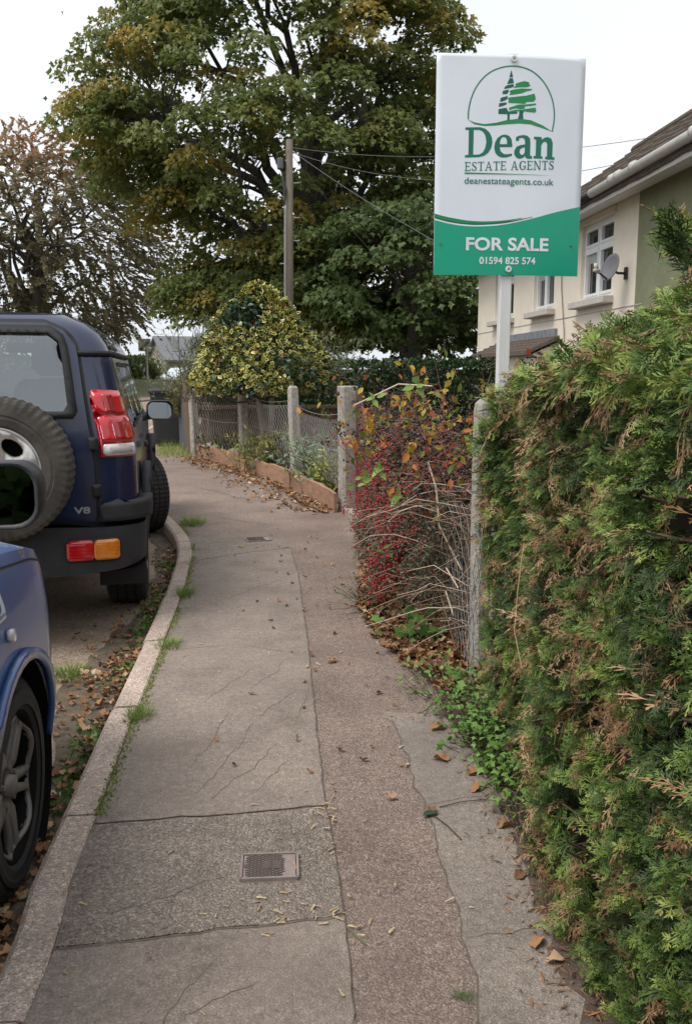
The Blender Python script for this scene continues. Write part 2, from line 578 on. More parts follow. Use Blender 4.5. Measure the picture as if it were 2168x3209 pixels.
def sheet(name, poly, z, mat, parent=None, thick=0.0):
    mb = MB()
    if thick: mb.prism(poly, lambda a, b: (a, b, z - thick), lambda a, b: (a, b, z))
    else: mb.add([(a, b, z) for a, b in poly], [tuple(range(len(poly)))])
    return mb.build(name, mat, parent)

def grid_sheet(name, poly, z, mat, step=1.0, wob=0.0):
    o = panel(name, poly, lambda a, b: (a, b, z), mat, None, step=step, smooth=True)
    return o

g = []
for k in range(48):
    a = 2 * math.pi * k / 48
    g.append((420 * math.cos(a), 420 * math.sin(a)))
tag(sheet('ground', g, -.16, m_ground), kind='structure')

KIN = [(-.62, -3), (-.66, 0), (-.70, 1.77), (-.762, 2.26), (-.80, 2.75), (-.84, 3.2), (-.885, 3.75), (-.94, 4.45), (-1.0, 5.15), (-1.09, 6.0),
       (-1.215, 6.87), (-1.37, 7.5), (-1.57, 8.1), (-1.83, 8.8), (-2.2, 9.9), (-2.75, 11.9), (-3.4, 14.3), (-4.0, 17), (-4.5, 20), (-4.9, 25), (-4.9, 31), (-3.9, 40), (-.2, 52)]
def smoothline(p, n=6):
    p = np.array(p, float); out = []
    q = np.vstack([2 * p[0] - p[1], p, 2 * p[-1] - p[-2]])
    for i in range(1, len(q) - 2):
        for k in range(n):
            t = k / n
            out.append(.5 * ((2 * q[i]) + (-q[i - 1] + q[i + 1]) * t + (2 * q[i - 1] - 5 * q[i] + 4 * q[i + 1] - q[i + 2]) * t * t + (-q[i - 1] + 3 * q[i] - 3 * q[i + 1] + q[i + 2]) * t ** 3))
    out.append(p[-1])
    return np.array(out)
kin = smoothline(KIN, 6)
def offset(line, d):
    t = np.gradient(line, axis=0); t = unit(t)
    n = np.stack([-t[:, 1], t[:, 0]], 1)
    return line + n * d
KW = .112
kout = offset(kin, KW)

LEFT = [(-6.6, -12), (-6.8, 0), (-7.3, 8), (-8.6, 18), (-9.6, 30), (-9.3, 43), (-6.5, 56), (-1, 68)]
left = smoothline(LEFT, 6)
road_poly = [tuple(p) for p in kout] + [(8, 74), (8, 80)] + [tuple(p) for p in left[::-1]] + [(-.5, -12)]
tag(sheet('road', road_poly, -.10, m_road), kind='structure')
# far edge line, far footway and bank
lo = offset(left, -.35); li = offset(left, -.25)
tag(sheet('edge_line', [tuple(p) for p in lo] + [tuple(p) for p in li[::-1]], -.094, m_white_line), kind='structure')
fo = offset(left, 1.5)
tag(sheet('far_footway', [tuple(p) for p in left] + [tuple(p) for p in fo[::-1]], -.02, m_path, thick=.12), kind='structure')
bk = [tuple(p) for p in fo]
mb = MB(); n_ = len(fo); far = offset(left, 9.5)
mb.add([(p[0], p[1], -.03) for p in fo] + [(p[0], p[1], .75) for p in offset(left, 4.5)] + [(p[0], p[1], .8) for p in far],
       [(i, i + 1, n_ + i + 1, n_ + i) for i in range(n_ - 1)] + [(n_ + i, n_ + i + 1, 2 * n_ + i + 1, 2 * n_ + i) for i in range(n_ - 1)])
tag(mb.build('grass_bank', m_ground, smooth=True), kind='structure')

BND = [(.95, -3), (.95, 3.7), (.72, 4.0), (.16, 8.55), (.06, 8.75), (-.58, 10.98), (-1.45, 13.0), (-2.46, 14.66), (-3.1, 16.5), (-3.6, 20), (-3.9, 25)]
kk = [tuple(p) for p in kin if p[1] <= 25]
footpath = tag(sheet('footpath', kk + BND[::-1], 0.0, m_path, thick=.13), kind='structure')
gard = [(.95, -3), (.95, 3.7), (.72, 4.0), (.16, 8.55), (.06, 8.75), (-.58, 10.98), (-1.45, 13.0), (-2.46, 14.66), (-3.1, 16.5), (-2.0, 30), (14, 30), (14, -3)]
tag(sheet('garden_ground', gard, .025, m_soil, thick=.1), kind='structure')

def kx(y): return float(np.interp(y, kin[:, 1], kin[:, 0]))
def jitter(line, a, step=.06, seed=0):
    r = np.random.default_rng(seed); out = []
    for i in range(len(line) - 1):
        p, q = np.array(line[i]), np.array(line[i + 1])
        n = max(1, int(np.linalg.norm(q - p) / step))
        for k in range(n):
            out.append(tuple(p + (q - p) * k / n + r.normal(size=2) * a * (0 if (i == 0 and k == 0) else 1)))
    out.append(tuple(line[-1]))
    return out
def kerbside(y0, y1, n=14):
    return [(kx(y) + .004, y) for y in np.linspace(y0, y1, n)]
SEAM = jitter([(-.44, 6.92), (-.33, 6.0), (-.191, 4.365), (-.115, 3.3), (-.064, 2.7)], .0018, .08, 1)
SEAM_N = jitter([(-.004, 2.112), (.019, 1.728), (.03, .2)], .0018, .08, 2)
D1 = jitter([(kx(2.585), 2.585), (-.45, 2.63), (-.064, 2.7)], .003, .06, 3)
D2 = jitter([(kx(1.97), 1.97), (-.371, 2.03), (-.004, 2.112)], .004, .05, 4)
UP = jitter([(kx(6.4), 6.4), (-.8, 6.7), (-.44, 6.92)], .006, .08, 5)
PALE = jitter([(.16, 3.5), (.21, 3.221), (.235, 2.9), (.27, 2.507), (.275, 2.3), (.295, 2.08), (.300, 1.728), (.33, .2)], .007, .05, 6)
def patch(poly, mat):
    return sheet('asphalt_patch', poly, .004, mat, footpath, thick=.003)
patch(kerbside(2.585, 6.4, 30) + UP[1:] + SEAM[1:] + D1[::-1][1:-1], m_grey)
patch([(kx(2.575), 2.575)] + [(p[0], p[1] - .008) for p in D1[1:]] + [(-.03, 2.4), (-.008, 2.122)] + [(p[0], p[1] + .01) for p in D2[::-1][1:-1]] + kerbside(1.985, 2.57, 6), m_dark)
patch(D2 + SEAM_N[1:] + kerbside(.2, 1.96, 12), m_grey)
patch(PALE + [(.9, .2), (.9, 3.0), (.5, 3.45)], m_pale)
patch([(kx(6.42) + .01, 6.42)] + [(p[0], p[1] + .012) for p in UP[1:-1]] + [(-.45, 6.95), (-.52, 7.35), (-.9, 7.28), (-1.05, 7.6), (kx(7.7) + .02, 7.7)] + kerbside(7.6, 6.5, 10), m_dark)

def strip(name, line, w, z, mat, parent, seed=0, taper=False):
    r = np.random.default_rng(seed)
    L = np.array(line, float); t = unit(np.gradient(L, axis=0)); n = np.stack([-t[:, 1], t[:, 0]], 1)
    ww = w * (.55 + .9 * r.random(len(L)))
    if taper: ww *= np.sin(np.linspace(.15, math.pi - .05, len(L))) ** .6
    A = L + n * ww[:, None] / 2; B = L - n * ww[:, None] / 2
    k = len(L)
    mb = MB(); mb.add([(p[0], p[1], z) for p in A] + [(p[0], p[1], z) for p in B], [(i, k + i, k + i + 1, i + 1) for i in range(k - 1)])
    return mb.build(name, mat, parent)
for i, (ln, w) in enumerate(((SEAM, .0045), (SEAM_N, .003), (D1, .004), (D2, .0075), (UP, .008), (PALE[2:-1], .005), ([(-.064, 2.7), (-.03, 2.4), (-.004, 2.112)], .0025))):
    strip('tar_joint', jitter(ln, .0015, .03, i), w, .0052, m_joint, footpath, i)
def crack(p, q, seed, w=.0045):
    r = np.random.default_rng(seed); p, q = np.array(p, float), np.array(q, float)
    n = max(8, int(np.linalg.norm(q - p) / .025)); d = unit((q - p)[None])[0]; nn = np.array([-d[1], d[0]])
    off = np.cumsum(r.normal(size=n + 1)) * .006; off -= np.linspace(off[0], off[-1], n + 1)
    ln = [p + (q - p) * k / n + nn * off[k] for k in range(n + 1)]
    strip('crack', ln, w, .0049, m_joint, footpath, seed, True)
CR = [((-.50, 2.78), (-.36, 3.42)), ((-.44, 2.74), (-.25, 3.2)), ((-.55, 3.0), (-.48, 3.5)), ((-.62, 2.95), (-.54, 3.25)), ((-.36, 3.42), (-.22, 3.75)), ((-.86, 4.33), (-.55, 4.4)),
      ((-.55, 4.4), (-.2, 4.25)), ((-.7, 4.5), (-.42, 5.1)), ((-.6, 3.6), (-.42, 4.1)), ((-.42, 3.75), (-.28, 4.2)), ((-.75, 3.4), (-.68, 3.9)), ((-.3, 2.8), (-.2, 3.05)),
      ((-.2, 3.4), (-.15, 3.8)), ((-.55, 4.8), (-.3, 4.95)), ((-.35, 1.75), (-.2, 1.86)), ((-.65, 2.12), (-.3, 2.3)), ((-.14, 2.42), (-.02, 2.6)), ((-.8, 5.2), (-.4, 5.9)), ((-1.4, 8.6), (-.62, 7.9)), ((-2.1, 10.9), (-.9, 9.4)), ((-.5, 1.4), (-.3, 1.95)),
      ((.3, 2.02), (.5, 2.06)), ((.24, 2.7), (.5, 2.78))]
for i, (p, q) in enumerate(CR):
    if i in (3, 7, 10, 13, 16): continue
    crack(p, q, 40 + i, .0028 if p[1] < 6 else .007)

# dirt washed into the gutter
gy = np.linspace(1.0, 9.0, 90); go = [(kx(y) - KW - .0, y) for y in gy]
gi = [(kx(y) - KW - .10 - .10 * vnoise(np.array([[0, y, 0.]]), 2.6, 3)[0] - .16 * math.exp(-((y - 4.2) / .7) ** 2) - .03 * vnoise(np.array([[0, y, 3.]]), 11, 3)[0], y) for y in gy]
m_dirt = M('gutter_dirt', (.1, .075, .052), .95, (.19, .145, .105), 28, bump=1, bscale=90, col3=(.07, .06, .035), scale3=7)
tag(sheet('gutter_dirt', go + gi[::-1], -.094, m_dirt), kind='structure')
# soil and leaf mould lying over the edge of the path
m_mould = M('leaf_mould', (.085, .06, .045), .95, (.15, .112, .088), 22, bump=1, bscale=110, col3=(.05, .038, .03), scale3=6)
sy = np.linspace(1.1, 7.6, 150); n1 = vnoise(np.stack([sy * 0, sy, sy * 0], 1), 2.2, 41); n2 = vnoise(np.stack([sy * 0, sy, sy * 0 + 2], 1), 13, 42); n3 = vnoise(np.stack([sy * 0, sy, sy * 0 + 5], 1), 37, 43)
sw = np.interp(sy, [1.1, 3.2, 3.6, 4.4, 5.4, 6.4, 7.6], [.05, .07, .2, .34, .3, .2, .06]) * (.55 + .7 * n1) + .05 * n2 + .03 * n3
sx = np.where(sy < 3.5, .585, .62 - .1234 * (sy - 4.0)) + .02
tag(sheet('leaf_mould', [(a - b_, c) for a, b_, c in zip(sx, sw, sy)] + [(a + .12, c) for a, c in zip(sx[::-1], sy[::-1])], .0062, m_mould), kind='structure')
kerb = thing('kerb', None, None, kind='structure')
seg = np.linalg.norm(np.diff(kin, axis=0), axis=1); cum = np.concatenate([[0], np.cumsum(seg)])
def kpt(s): return np.array([np.interp(s, cum, kin[:, 0]), np.interp(s, cum, kin[:, 1])])
s0 = .15
while s0 < cum[-1] - 1.0:
    ss = np.linspace(s0 + .006, s0 + .909, 6)
    pin = np.array([kpt(s) for s in ss]); tt = unit(np.gradient(pin, axis=0)); nn = np.stack([-tt[:, 1], tt[:, 0]], 1)
    dz = random.uniform(-.003, .004); dx = random.uniform(-.004, .004)
    mb = MB(); vs = []
    for p, n in zip(pin, nn):
        for a, z in ((0.001, -.16), (0.001, .004 + dz), (.008, .010 + dz), (KW - .022, .008 + dz), (KW - .006, -.004 + dz), (KW, -.022), (KW + .006, -.16)):
            vs.append((p[0] + n[0] * (a + dx), p[1] + n[1] * (a + dx), z))
    fs = []
    for i in range(5):
        for j in range(6): fs.append((i * 7 + j, i * 7 + 7 + j, i * 7 + 8 + j, i * 7 + j + 1))
    fs += [tuple(range(7)), tuple(range(35 + 6, 34, -1))]
    mb.add(vs, fs)
    mb.build('kerb_stone', m_kerb, kerb)
    s0 += .915
    if kpt(s0)[1] > 30: break

# ---- covers let into the path
m_iron = M('cast_iron', (.27, .21, .19), .7, (.33, .265, .245), 40, bump=.2, bscale=200, metal=.1)
m_iron_dark = M('iron_recess', (.12, .092, .082), .8)
def cover(name, label, loc, rz, w, d, letters=True):
    t = thing(name, label, 'access cover', loc, rz)
    mb = MB()
    for c, s in (((0, d / 2, .004), (w, .007, .012)), ((0, -d / 2, .004), (w, .007, .012)), ((-w / 2, 0, .004), (.007, d, .012)), ((w / 2, 0, .004), (.007, d, .012))): mb.box(c, s)
    mb.build('frame', m_iron, t)
    MB().box((0, 0, .0035), (w - .012, d - .012, .007)).build('lid', m_iron, t)
    mb = MB(); n = 7; W = (w - .016); x1 = W / 2 * .62
    for k in range(-n, n + 1):
        for sgn in (1, -1):
            pts = []
            for q in np.linspace(-1, 1, 21):
                x = k * W / n + q * d * .95 * sgn * .9; y = q * d / 2 * .92
                if -W / 2 < x < x1: pts.append((x, y, .0082))
            if len(pts) > 1: mb.bar(pts[0], pts[-1], .0032, .001)
    mb.build('tread_pattern', m_iron_dark, t)
    mb = MB()
    mb.box((-W / 2 + .004, 0, .0085), (.01, .014, .002))
    mb.build('lifting_slot', m_iron_dark, t)
    mb = MB()
    for x in (-.008, .022): mb.box((x, 0, .0088), (.02, .036, .0015))
    mb.build('marking_plate', m_iron_dark, t)
    return t
cover('water_cover', 'small rusty iron cover with diamond tread in the near footpath', (-.216, 2.33, .005), R(4), .158, .125)
cover('water_cover', 'small flat cover in the darker patch of path farther off', (-.73, 7.25, .005), R(18), .2, .16)
# ------------------------------------------------------------------ buildings
m_cream = M('cream_render', (.7, .63, .525), .9, (.74, .675, .57), 2.2, bump=.25, bscale=90, col3=(.56, .49, .4), scale3=.8, lo3=.52, hi3=.85)
m_sage = M('sage_render', (.175, .185, .105), .9, (.22, .225, .14), 3, bump=.5, bscale=70)
m_upvc = M('white_upvc', (.78, .79, .8), .35, (.74, .75, .77), 3)
m_sill = M('stone_sill', (.42, .38, .35), .85, (.5, .46, .42), 8)
m_rooftile = M('mossy_tile', (.05, .038, .03), .95, (.1, .074, .056), 9, bump=1, bscale=30, col3=(.08, .07, .045), scale3=4)
m_gutter = M('grey_gutter', (.5, .49, .46), .5, (.42, .41, .38), 6)
m_blackpl = M('black_plastic', (.018, .018, .02), .5, (.028, .028, .03), 12)
m_pane = M('window_pane', (.02, .024, .028), .04, (.03, .035, .04), 1.5, spec=.9)
m_blind = M('blind_fabric', (.42, .45, .42), .8)
m_brickold = M('old_stone', (.08, .058, .046), .95, (.15, .115, .092), 14, bump=1, bscale=40)
m_lead = M('lead_flashing', (.16, .17, .19), .6, (.22, .23, .25), 6)
m_curtain = M('curtain', (.35, .33, .3), .9, (.28, .26, .24), 18, stretch=(1, 8, .2))
m_dish = M('dish_grey', (.1, .1, .115), .6, (.125, .125, .14), 5)
m_slate = M('slate', (.13, .135, .15), .7, (.17, .175, .19), 5)
m_beige = M('beige_render', (.34, .3, .25), .9)

BZ = 1.2
house = thing('semi_detached_house', 'cream and sage rendered house with mossy tiled roof behind the hedge', 'house', (3.7, 13.7, -BZ), R(3.82))
EV = 3.78 + BZ
def hw(Yw): return (Yw - 13.7) * 1.0022
WIN = [(hw(18.45), hw(20.05)), (hw(15.7), hw(16.95)), (hw(12.95), hw(14.3))]
Z0, Z1 = 2.44 + BZ, 3.56 + BZ
holes = [[(a, Z0), (b, Z0), (b, Z1), (a, Z1)] for a, b in WIN]
yS = hw(12.05)
panel('wall', [(yS, 0), (hw(21.8), 0), (hw(21.8), EV), (yS, EV)], lambda y, z: (0, y, z), m_cream, house, holes, .6, False)
gw = [(-4.9, -3.55)]
panel('wall', [(-9, 0), (yS - .004, 0), (yS - .004, EV), (-9, EV)], lambda y, z: (-.006, y, z), m_sage, house, [[(a, Z0), (b, Z0), (b, Z1 + .1), (a, Z1 + .1)] for a, b in gw], .6, False)
mb = MB()
DX = 7.4; RX = 3.7; RZ = EV + 2.55
yN, yF = -9.0, hw(21.8)
mb.add([(0, yF, 0), (DX, yF, 0), (DX, yF, EV), (RX, yF, RZ - .1), (0, yF, EV)], [(0, 1, 2, 3, 4)])
mb.add([(0, yN, 0), (DX, yN, 0), (DX, yN, EV), (RX, yN, RZ - .1), (0, yN, EV)], [(4, 3, 2, 1, 0)])
mb.add([(DX, yN, 0), (DX, yF, 0), (DX, yF, EV), (DX, yN, EV)], [(0, 1, 2, 3)])
mb.build('rear_wall', m_cream, house)
for a, b in WIN + gw:
    zt = Z1 if (a, b) != gw[0] else Z1 + .1
    w = thing('window', None, None); w.parent = house
    mb = MB()
    t_ = .12
    mb.add([(0, a, Z0), (t_, a, Z0), (t_, a, zt), (0, a, zt)], [(0, 1, 2, 3)]); mb.add([(0, b, Z0), (t_, b, Z0), (t_, b, zt), (0, b, zt)], [(3, 2, 1, 0)])
    mb.add([(0, a, zt), (t_, a, zt), (t_, b, zt), (0, b, zt)], [(0, 1, 2, 3)]); mb.add([(0, a, Z0), (t_, a, Z0), (t_, b, Z0), (0, b, Z0)], [(3, 2, 1, 0)])
    mb.build('reveal', m_cream, w)
    mb = MB(); x = .085; f = .055; mid = (a + b) / 2
    mb.box((x, mid, Z0 + f / 2), (.06, b - a, f)); mb.box((x, mid, zt - f / 2), (.06, b - a, f))
    for yy in (a + f / 2, b - f / 2): mb.box((x, yy, (Z0 + zt) / 2), (.06, f, zt - Z0 - 2 * f))
    mb.box((x - .002, mid, (Z0 + zt) / 2), (.06, .075, zt - Z0 - 2 * f))
    tz = zt - .36
    for q0, q1 in ((a + f, mid - .0375), (mid + .0375, b - f)):
        mb.box((x - .004, (q0 + q1) / 2, tz), (.06, q1 - q0, .06))
    mb.build('frame', m_upvc, w)
    for q0, q1 in ((a + f, mid - .0375), (mid + .0375, b - f)):
        for zz0, zz1 in ((Z0 + f, tz - .03), (tz + .03, zt - f)):
            sb = MB()
            for c, s in (((x - .02, (q0 + q1) / 2, zz0 + .02), (.05, q1 - q0, .04)), ((x - .02, (q0 + q1) / 2, zz1 - .02), (.05, q1 - q0, .04)), ((x - .02, q0 + .02, (zz0 + zz1) / 2), (.048, .04, zz1 - zz0 - .08)), ((x - .02, q1 - .02, (zz0 + zz1) / 2), (.048, .04, zz1 - zz0 - .08))): sb.box(c, s)
            sb.build('sash', m_upvc, w)
            MB().box((x + .012, (q0 + q1) / 2, (zz0 + zz1) / 2), (.008, q1 - q0, zz1 - zz0)).build('pane', m_pane, w)
    for yy in (a + .13, b - .13): MB().box((x + .002, yy, (Z0 + zt) / 2 - .15), (.006, .13, zt - Z0 - .45)).build('curtain', m_curtain, w)
    MB().box((x + .001, (mid + b) / 2, tz - .12), (.006, (b - a) / 2 - .12, .17)).build('blind', m_blind, w)
    MB().box((-.04, mid, Z0 - .06), (.24, b - a + .22, .11), bev=.012).build('sill', m_sill, w)
    MB().box((-.012, mid, zt + .05), (.05, b - a + .16, .09)).build('lintel', m_cream, w)
# roof in courses
mb = MB(); n = 16; ov = .42
for sgn in (0, 1):
    pr = []
    for k in range(n + 1):
        x = -ov + (RX + ov) * k / n; z = EV - .12 + (RZ - EV + .3) * k / n
        pr += [(x, z + .045), (x + .01, z + .0)] if k else [(x, z), (x, z + .05)]
    prof = []
    for k in range(n):
        xa = -ov + (RX + ov) * k / n; xb = -ov + (RX + ov) * (k + 1) / n
        za = EV - .14 + (RZ - EV + .32) * k / n; zb = EV - .14 + (RZ - EV + .32) * (k + 1) / n
        prof += [(xa, za), (xa, za + .06), (xb, zb + .03)]
    ys = np.linspace(yN - .1, yF + .12, 60)
    vs = []; m = len(prof)
    for yy in ys:
        wob = random.uniform(-.014, .014)
        vs += [((x if sgn == 0 else DX - x), yy, z + wob) for x, z in prof]
    fs = [(i * m + j, i * m + j + 1, i * m + m + j + 1, i * m + m + j) for i in range(len(ys) - 1) for j in range(m - 1)]
    mb.add(vs, fs)
mb.tube([(RX, yN - .1, RZ + .18), (RX, yF + .12, RZ + .18)], .12, 8)
rf = mb.build('roof', m_rooftile, house)
mb = MB(); mb.box((-.2, (yN + yF) / 2, EV - .1), (.36, yF - yN, .03)); mb.build('soffit', m_upvc, house)
mb = MB(); mb.box((-.385, (yN + yF) / 2, EV - .1), (.022, yF - yN + .1, .19)); mb.build('fascia', m_gutter, house)
ysp = hw(12.6)
mb = MB(); mb.tube([(-.46, yN, EV + .0), (-.46, ysp, EV - .03)], .06, 10); mb.build('gutter', m_gutter, house, True)
mb = MB(); mb.tube([(-.46, ysp + .02, EV - .03), (-.46, yF, EV - .06)], .055, 10); mb.build('gutter', m_blackpl, house, True)
for yy in (-4.2, -2.6, -1.9, hw(11.6)):
    MB().tube([(-.46, yy - .04, EV - .005), (-.46, yy + .04, EV - .005)], .068, 10).build('gutter_joint', m_gutter, house, True)
for yy in (hw(13.6), hw(14.6), hw(16)):
    MB().tube([(-.46, yy - .03, EV - .04), (-.46, yy + .03, EV - .04)], .064, 10).build('gutter_joint', m_blackpl, house, True)
MB().tube([(-.02, hw(15.3), EV - .2), (-.02, hw(15.2), 3.6 + .3), (-.03, hw(14.95), 2.9 + .3), (-.02, hw(14.8), 1.8)], .008, 5).build('wall_cable', M('cable_brown', (.16, .09, .06), .7), house)
MB().box((-.004, hw(16.8), Z0 - .2), (.012, hw(21.8) - hw(11.8), .012)).build('render_bead', m_sill, house)
# lean-to against the front wall
la, lb = hw(15.4), hw(19.6)
mb = MB(); px = -.42; pz0, pz1 = 1.74 + BZ, 1.93 + BZ
mb.add([(px, la, 0), (0, la, 0), (0, la, pz1 - .08), (px, la, pz0 - .08)], [(0, 1, 2, 3)])
mb.add([(px, lb, 0), (0, lb, 0), (0, lb, pz1 - .08), (px, lb, pz0 - .08)], [(3, 2, 1, 0)])
mb.add([(px, la, 0), (px, lb, 0), (px, lb, pz0 - .08), (px, la, pz0 - .08)], [(0, 3, 2, 1)])
mb.build('porch_wall', m_cream, house)
mb = MB(); N = 5
for k in range(N):
    xa = px - .15 + (.5 + .13) * k / N; xb = px - .15 + (.5 + .13) * (k + 1) / N
    za = pz0 - .1 + (pz1 - pz0 + .1) * k / N; zb = pz0 - .1 + (pz1 - pz0 + .1) * (k + 1) / N
    mb.prism([(xa, za), (xb, zb), (xb, zb + .05), (xa, za + .08)], lambda a, b: (a, la - .12, b), lambda a, b: (a, lb + .1, b))
mb.build('porch_roof', m_brickold, house)
mb = MB()
for k in range(16):
    q0 = la + (lb - la) * k / 16; q1 = la + (lb - la) * (k + 1) / 16
    mb.box((-.03, (q0 + q1) / 2, pz1 + .09), (.05, (q1 - q0) - .015, .13))
mb.build('flashing', m_lead, house)

dish = thing('satellite_dish', 'grey satellite dish on an arm fixed to the cream house wall', 'satellite dish', (3.56, 12.3, 2.74), 0)
nd = Vector((-.80, -.42, .3)).normalized(); q = nd.to_track_quat('Z', 'Y')
mb = MB(); vs = [(0, 0, 0)]; fs = []
for i in range(1, 6):
    for k in range(28):
        a = 2 * math.pi * k / 28; r = i / 5
        vs.append((.15 * r * math.cos(a), .19 * r * math.sin(a), .04 * r * r))
for k in range(28): fs.append((0, 1 + k, 1 + (k + 1) % 28))
for i in range(4):
    for k in range(28): fs.append((1 + i * 28 + k, 1 + i * 28 + 28 + k, 1 + i * 28 + 28 + (k + 1) % 28, 1 + i * 28 + (k + 1) % 28))
mb.add([q @ Vector(v) for v in vs], fs)
o = mb.build('reflector', m_dish, dish, True); md = o.modifiers.new('solid', 'SOLIDIFY'); md.thickness = .008
lnb = q @ Vector((.0, -.13, .25))
MB().tube([q @ Vector((0, -.17, .0)), lnb], .012, 6).build('feed_arm', m_blackpl, dish)
mb = MB(); mb.tube([lnb - nd * .05, lnb + nd * .03], .03, 10); mb.tube([lnb + Vector((0, 0, .02)), lnb + Vector((0, .02, .09))], .03, 10)
mb.build('receiver_head', m_sill, dish, True)
mb = MB(); mb.tube([(.0, 0, -.02), (.1, .06, -.06), (.2, .08, -.06)], .018, 8); mb.box((.21, .08, -.06), (.02, .1, .16))
mb.build('wall_bracket', m_blackpl, dish)

# far bungalow
b = thing('bungalow', 'small grey slate bungalow with beige gable beyond the road bend', 'bungalow', (-15.4, 77.5, -.1), R(26))
mb = MB()
W_, L_, e_, r_ = 6.0, 11.0, 2.4, 4.25
mb.add([(0, 0, 0), (0, W_, 0), (0, W_, e_), (0, W_ / 2, r_), (0, 0, e_)], [(0, 1, 2, 3, 4)])
mb.add([(0, 0, 0), (L_, 0, 0), (L_, 0, e_), (0, 0, e_)], [(0, 1, 2, 3)])
mb.add([(L_, 0, 0), (L_, W_, 0), (L_, W_, e_), (L_, W_ / 2, r_), (L_, 0, e_)], [(0, 1, 2, 3, 4)])
mb.add([(0, W_, 0), (L_, W_, 0), (L_, W_, e_), (0, W_, e_)], [(3, 2, 1, 0)])
mb.build('wall', m_beige, b)
mb = MB()
mb.prism([(-.4, e_ - .25), (W_ / 2, r_), (W_ + .4, e_ - .25), (W_ + .4, e_ - .1), (W_ / 2, r_ + .17), (-.4, e_ - .1)], lambda a, z: (-.35, a, z), lambda a, z: (L_ + .35, a, z))
mb.build('roof', m_slate, b)
for x in (1.6, 4.6): 
    w = MB().box((x + .6, -.02, 1.3), (1.2, .06, 1.0)).build('window', m_upvc, b)
    MB().box((x + .6, -.055, 1.3), (1.0, .02, .8)).build('pane', m_pane, w)
MB().box((7.2, -.03, 1.0), (2.2, .06, 1.9)).build('garage_door', m_upvc, b)

# ------------------------------------------------------------------ poles and wires
m_pole = M('weathered_pole', (.115, .095, .075), .95, (.165, .14, .115), 9, bump=.8, bscale=30, stretch=(6, 6, .5), col3=(.2, .19, .12), scale3=1.2)
m_steel = M('galvanised_steel', (.38, .39, .4), .5, (.3, .3, .31), 14, metal=.5)
m_cable = M('overhead_cable', (.16, .16, .165), .6)
pole = thing('telegraph_pole', 'weathered wooden telegraph pole with grey box near its top, before the big tree', 'telegraph pole', (-1.58, 25.0, -.16))
MB().tube([(0, 0, 0), (.03, 0, 4), (.075, 0, 7.6)], [.13, .112, .09], 14).build('shaft', m_pole, pole, True)
mb = MB(); mb.box((-.17, -.06, 6.98), (.17, .16, .3), bev=.03); mb.build('junction_box', M('box_grey', (.1, .1, .115), .5), pole)
mb = MB(); mb.tube([(-.14, -.06, 6.85), (-.1, -.09, 6.6), (-.05, -.12, 6.3), (-.06, -.13, 5.9)], [.02, .03, .045, .02], 7); mb.build('cable_loop', m_blackpl, pole)
mb = MB(); mb.tube([(-.06, -.13, 5.9), (-.09, -.14, 3), (-.1, -.155, .1)], .018, 6); mb.build('down_conduit', m_steel, pole)
for z, s in ((6.5, 1), (6.15, -1), (5.6, 1), (5.0, 1), (4.4, -1)):
    MB().tube([(.06 + s * .1, 0, z), (.06 + s * .26, 0, z), (.06 + s * .27, 0, z + .03)], .014, 6).build('step_bolt', m_steel, pole)
MB().tube([(.03, -.1, 7.35), (-.25, -.1, 7.25), (-.3, -.1, 7.0), (-.2, -.08, 6.85)], .008, 5).build('cable_loop', m_cable, pole)
pole2 = thing('telegraph_pole', 'thin leaning wooden pole standing in front of the copper tree', 'telegraph pole', (-12.55, 50, .1))
MB().tube([(0, 0, 0), (-.1, 0, 4), (-.32, 0, 8.0)], [.17, .15, .12], 10).build('shaft', M('pale_pole', (.26, .2, .16), .9), pole2, True)
def cable(label, a, b, sag, r=.007):
    a, b = Vector(a), Vector(b); pts = []
    for k in range(25):
        t = k / 24; p = a.lerp(b, t); p.z -= sag * 4 * t * (1 - t); pts.append(p)
    tag(MB().tube(pts, r, 4).build('overhead_wire', m_cable), label, 'wire')
T = Vector((-1.5, 25, 7.25))
cable('upper phone wire from the wooden pole to the house roof', T, (6.75, 18.6, 6.05), .35)
cable('lower phone wire from the wooden pole to the house roof', T - Vector((0, 0, .1)), (6.2, 19.5, 5.75), .6)
cable('phone wire dropping from the wooden pole to the house eaves', T - Vector((0, 0, .05)), (3.0, 20.8, 3.75), .12)
cable('steep phone wire dropping from the pole behind the fence', T - Vector((0, 0, .12)), (2.6, 29, 3.2), .15)
cable('faint far wire crossing the sky left of the big tree', (-12.85, 50, 7.9), (-1.6, 58, 7.4), .5, .014)

# ------------------------------------------------------------------ fences, posts, gate
m_conc = M('lichen_concrete', (.27, .24, .21), .95, (.42, .385, .34), 26, bump=.9, bscale=70, col3=(.5, .48, .42), scale3=14, lo3=.52, hi3=.72)
m_board = M('gravel_board', (.3, .155, .092), .9, (.38, .225, .145), 9, stretch=(1, 1, 5), bump=.5, bscale=50, col3=(.17, .11, .075), scale3=3)
m_wire = M('galvanised_wire', (.5, .5, .5), .5, (.36, .35, .34), 20, metal=.3)
m_oldwire = M('dull_wire', (.42, .43, .44), .5, (.3, .3, .3), 20, metal=.35)
m_gate = M('brown_stain', (.12, .05, .035), .7, (.165, .075, .052), 14, stretch=(5, 5, .6), bump=.3, bscale=60)
m_greyfence = M('grey_boards', (.075, .08, .09), .8, (.095, .1, .112), 8, stretch=(4, 4, .4), bump=.3)
m_oldfence = M('old_brown_fence', (.13, .08, .05), .9, (.17, .11, .075), 9, stretch=(5, 5, .5))

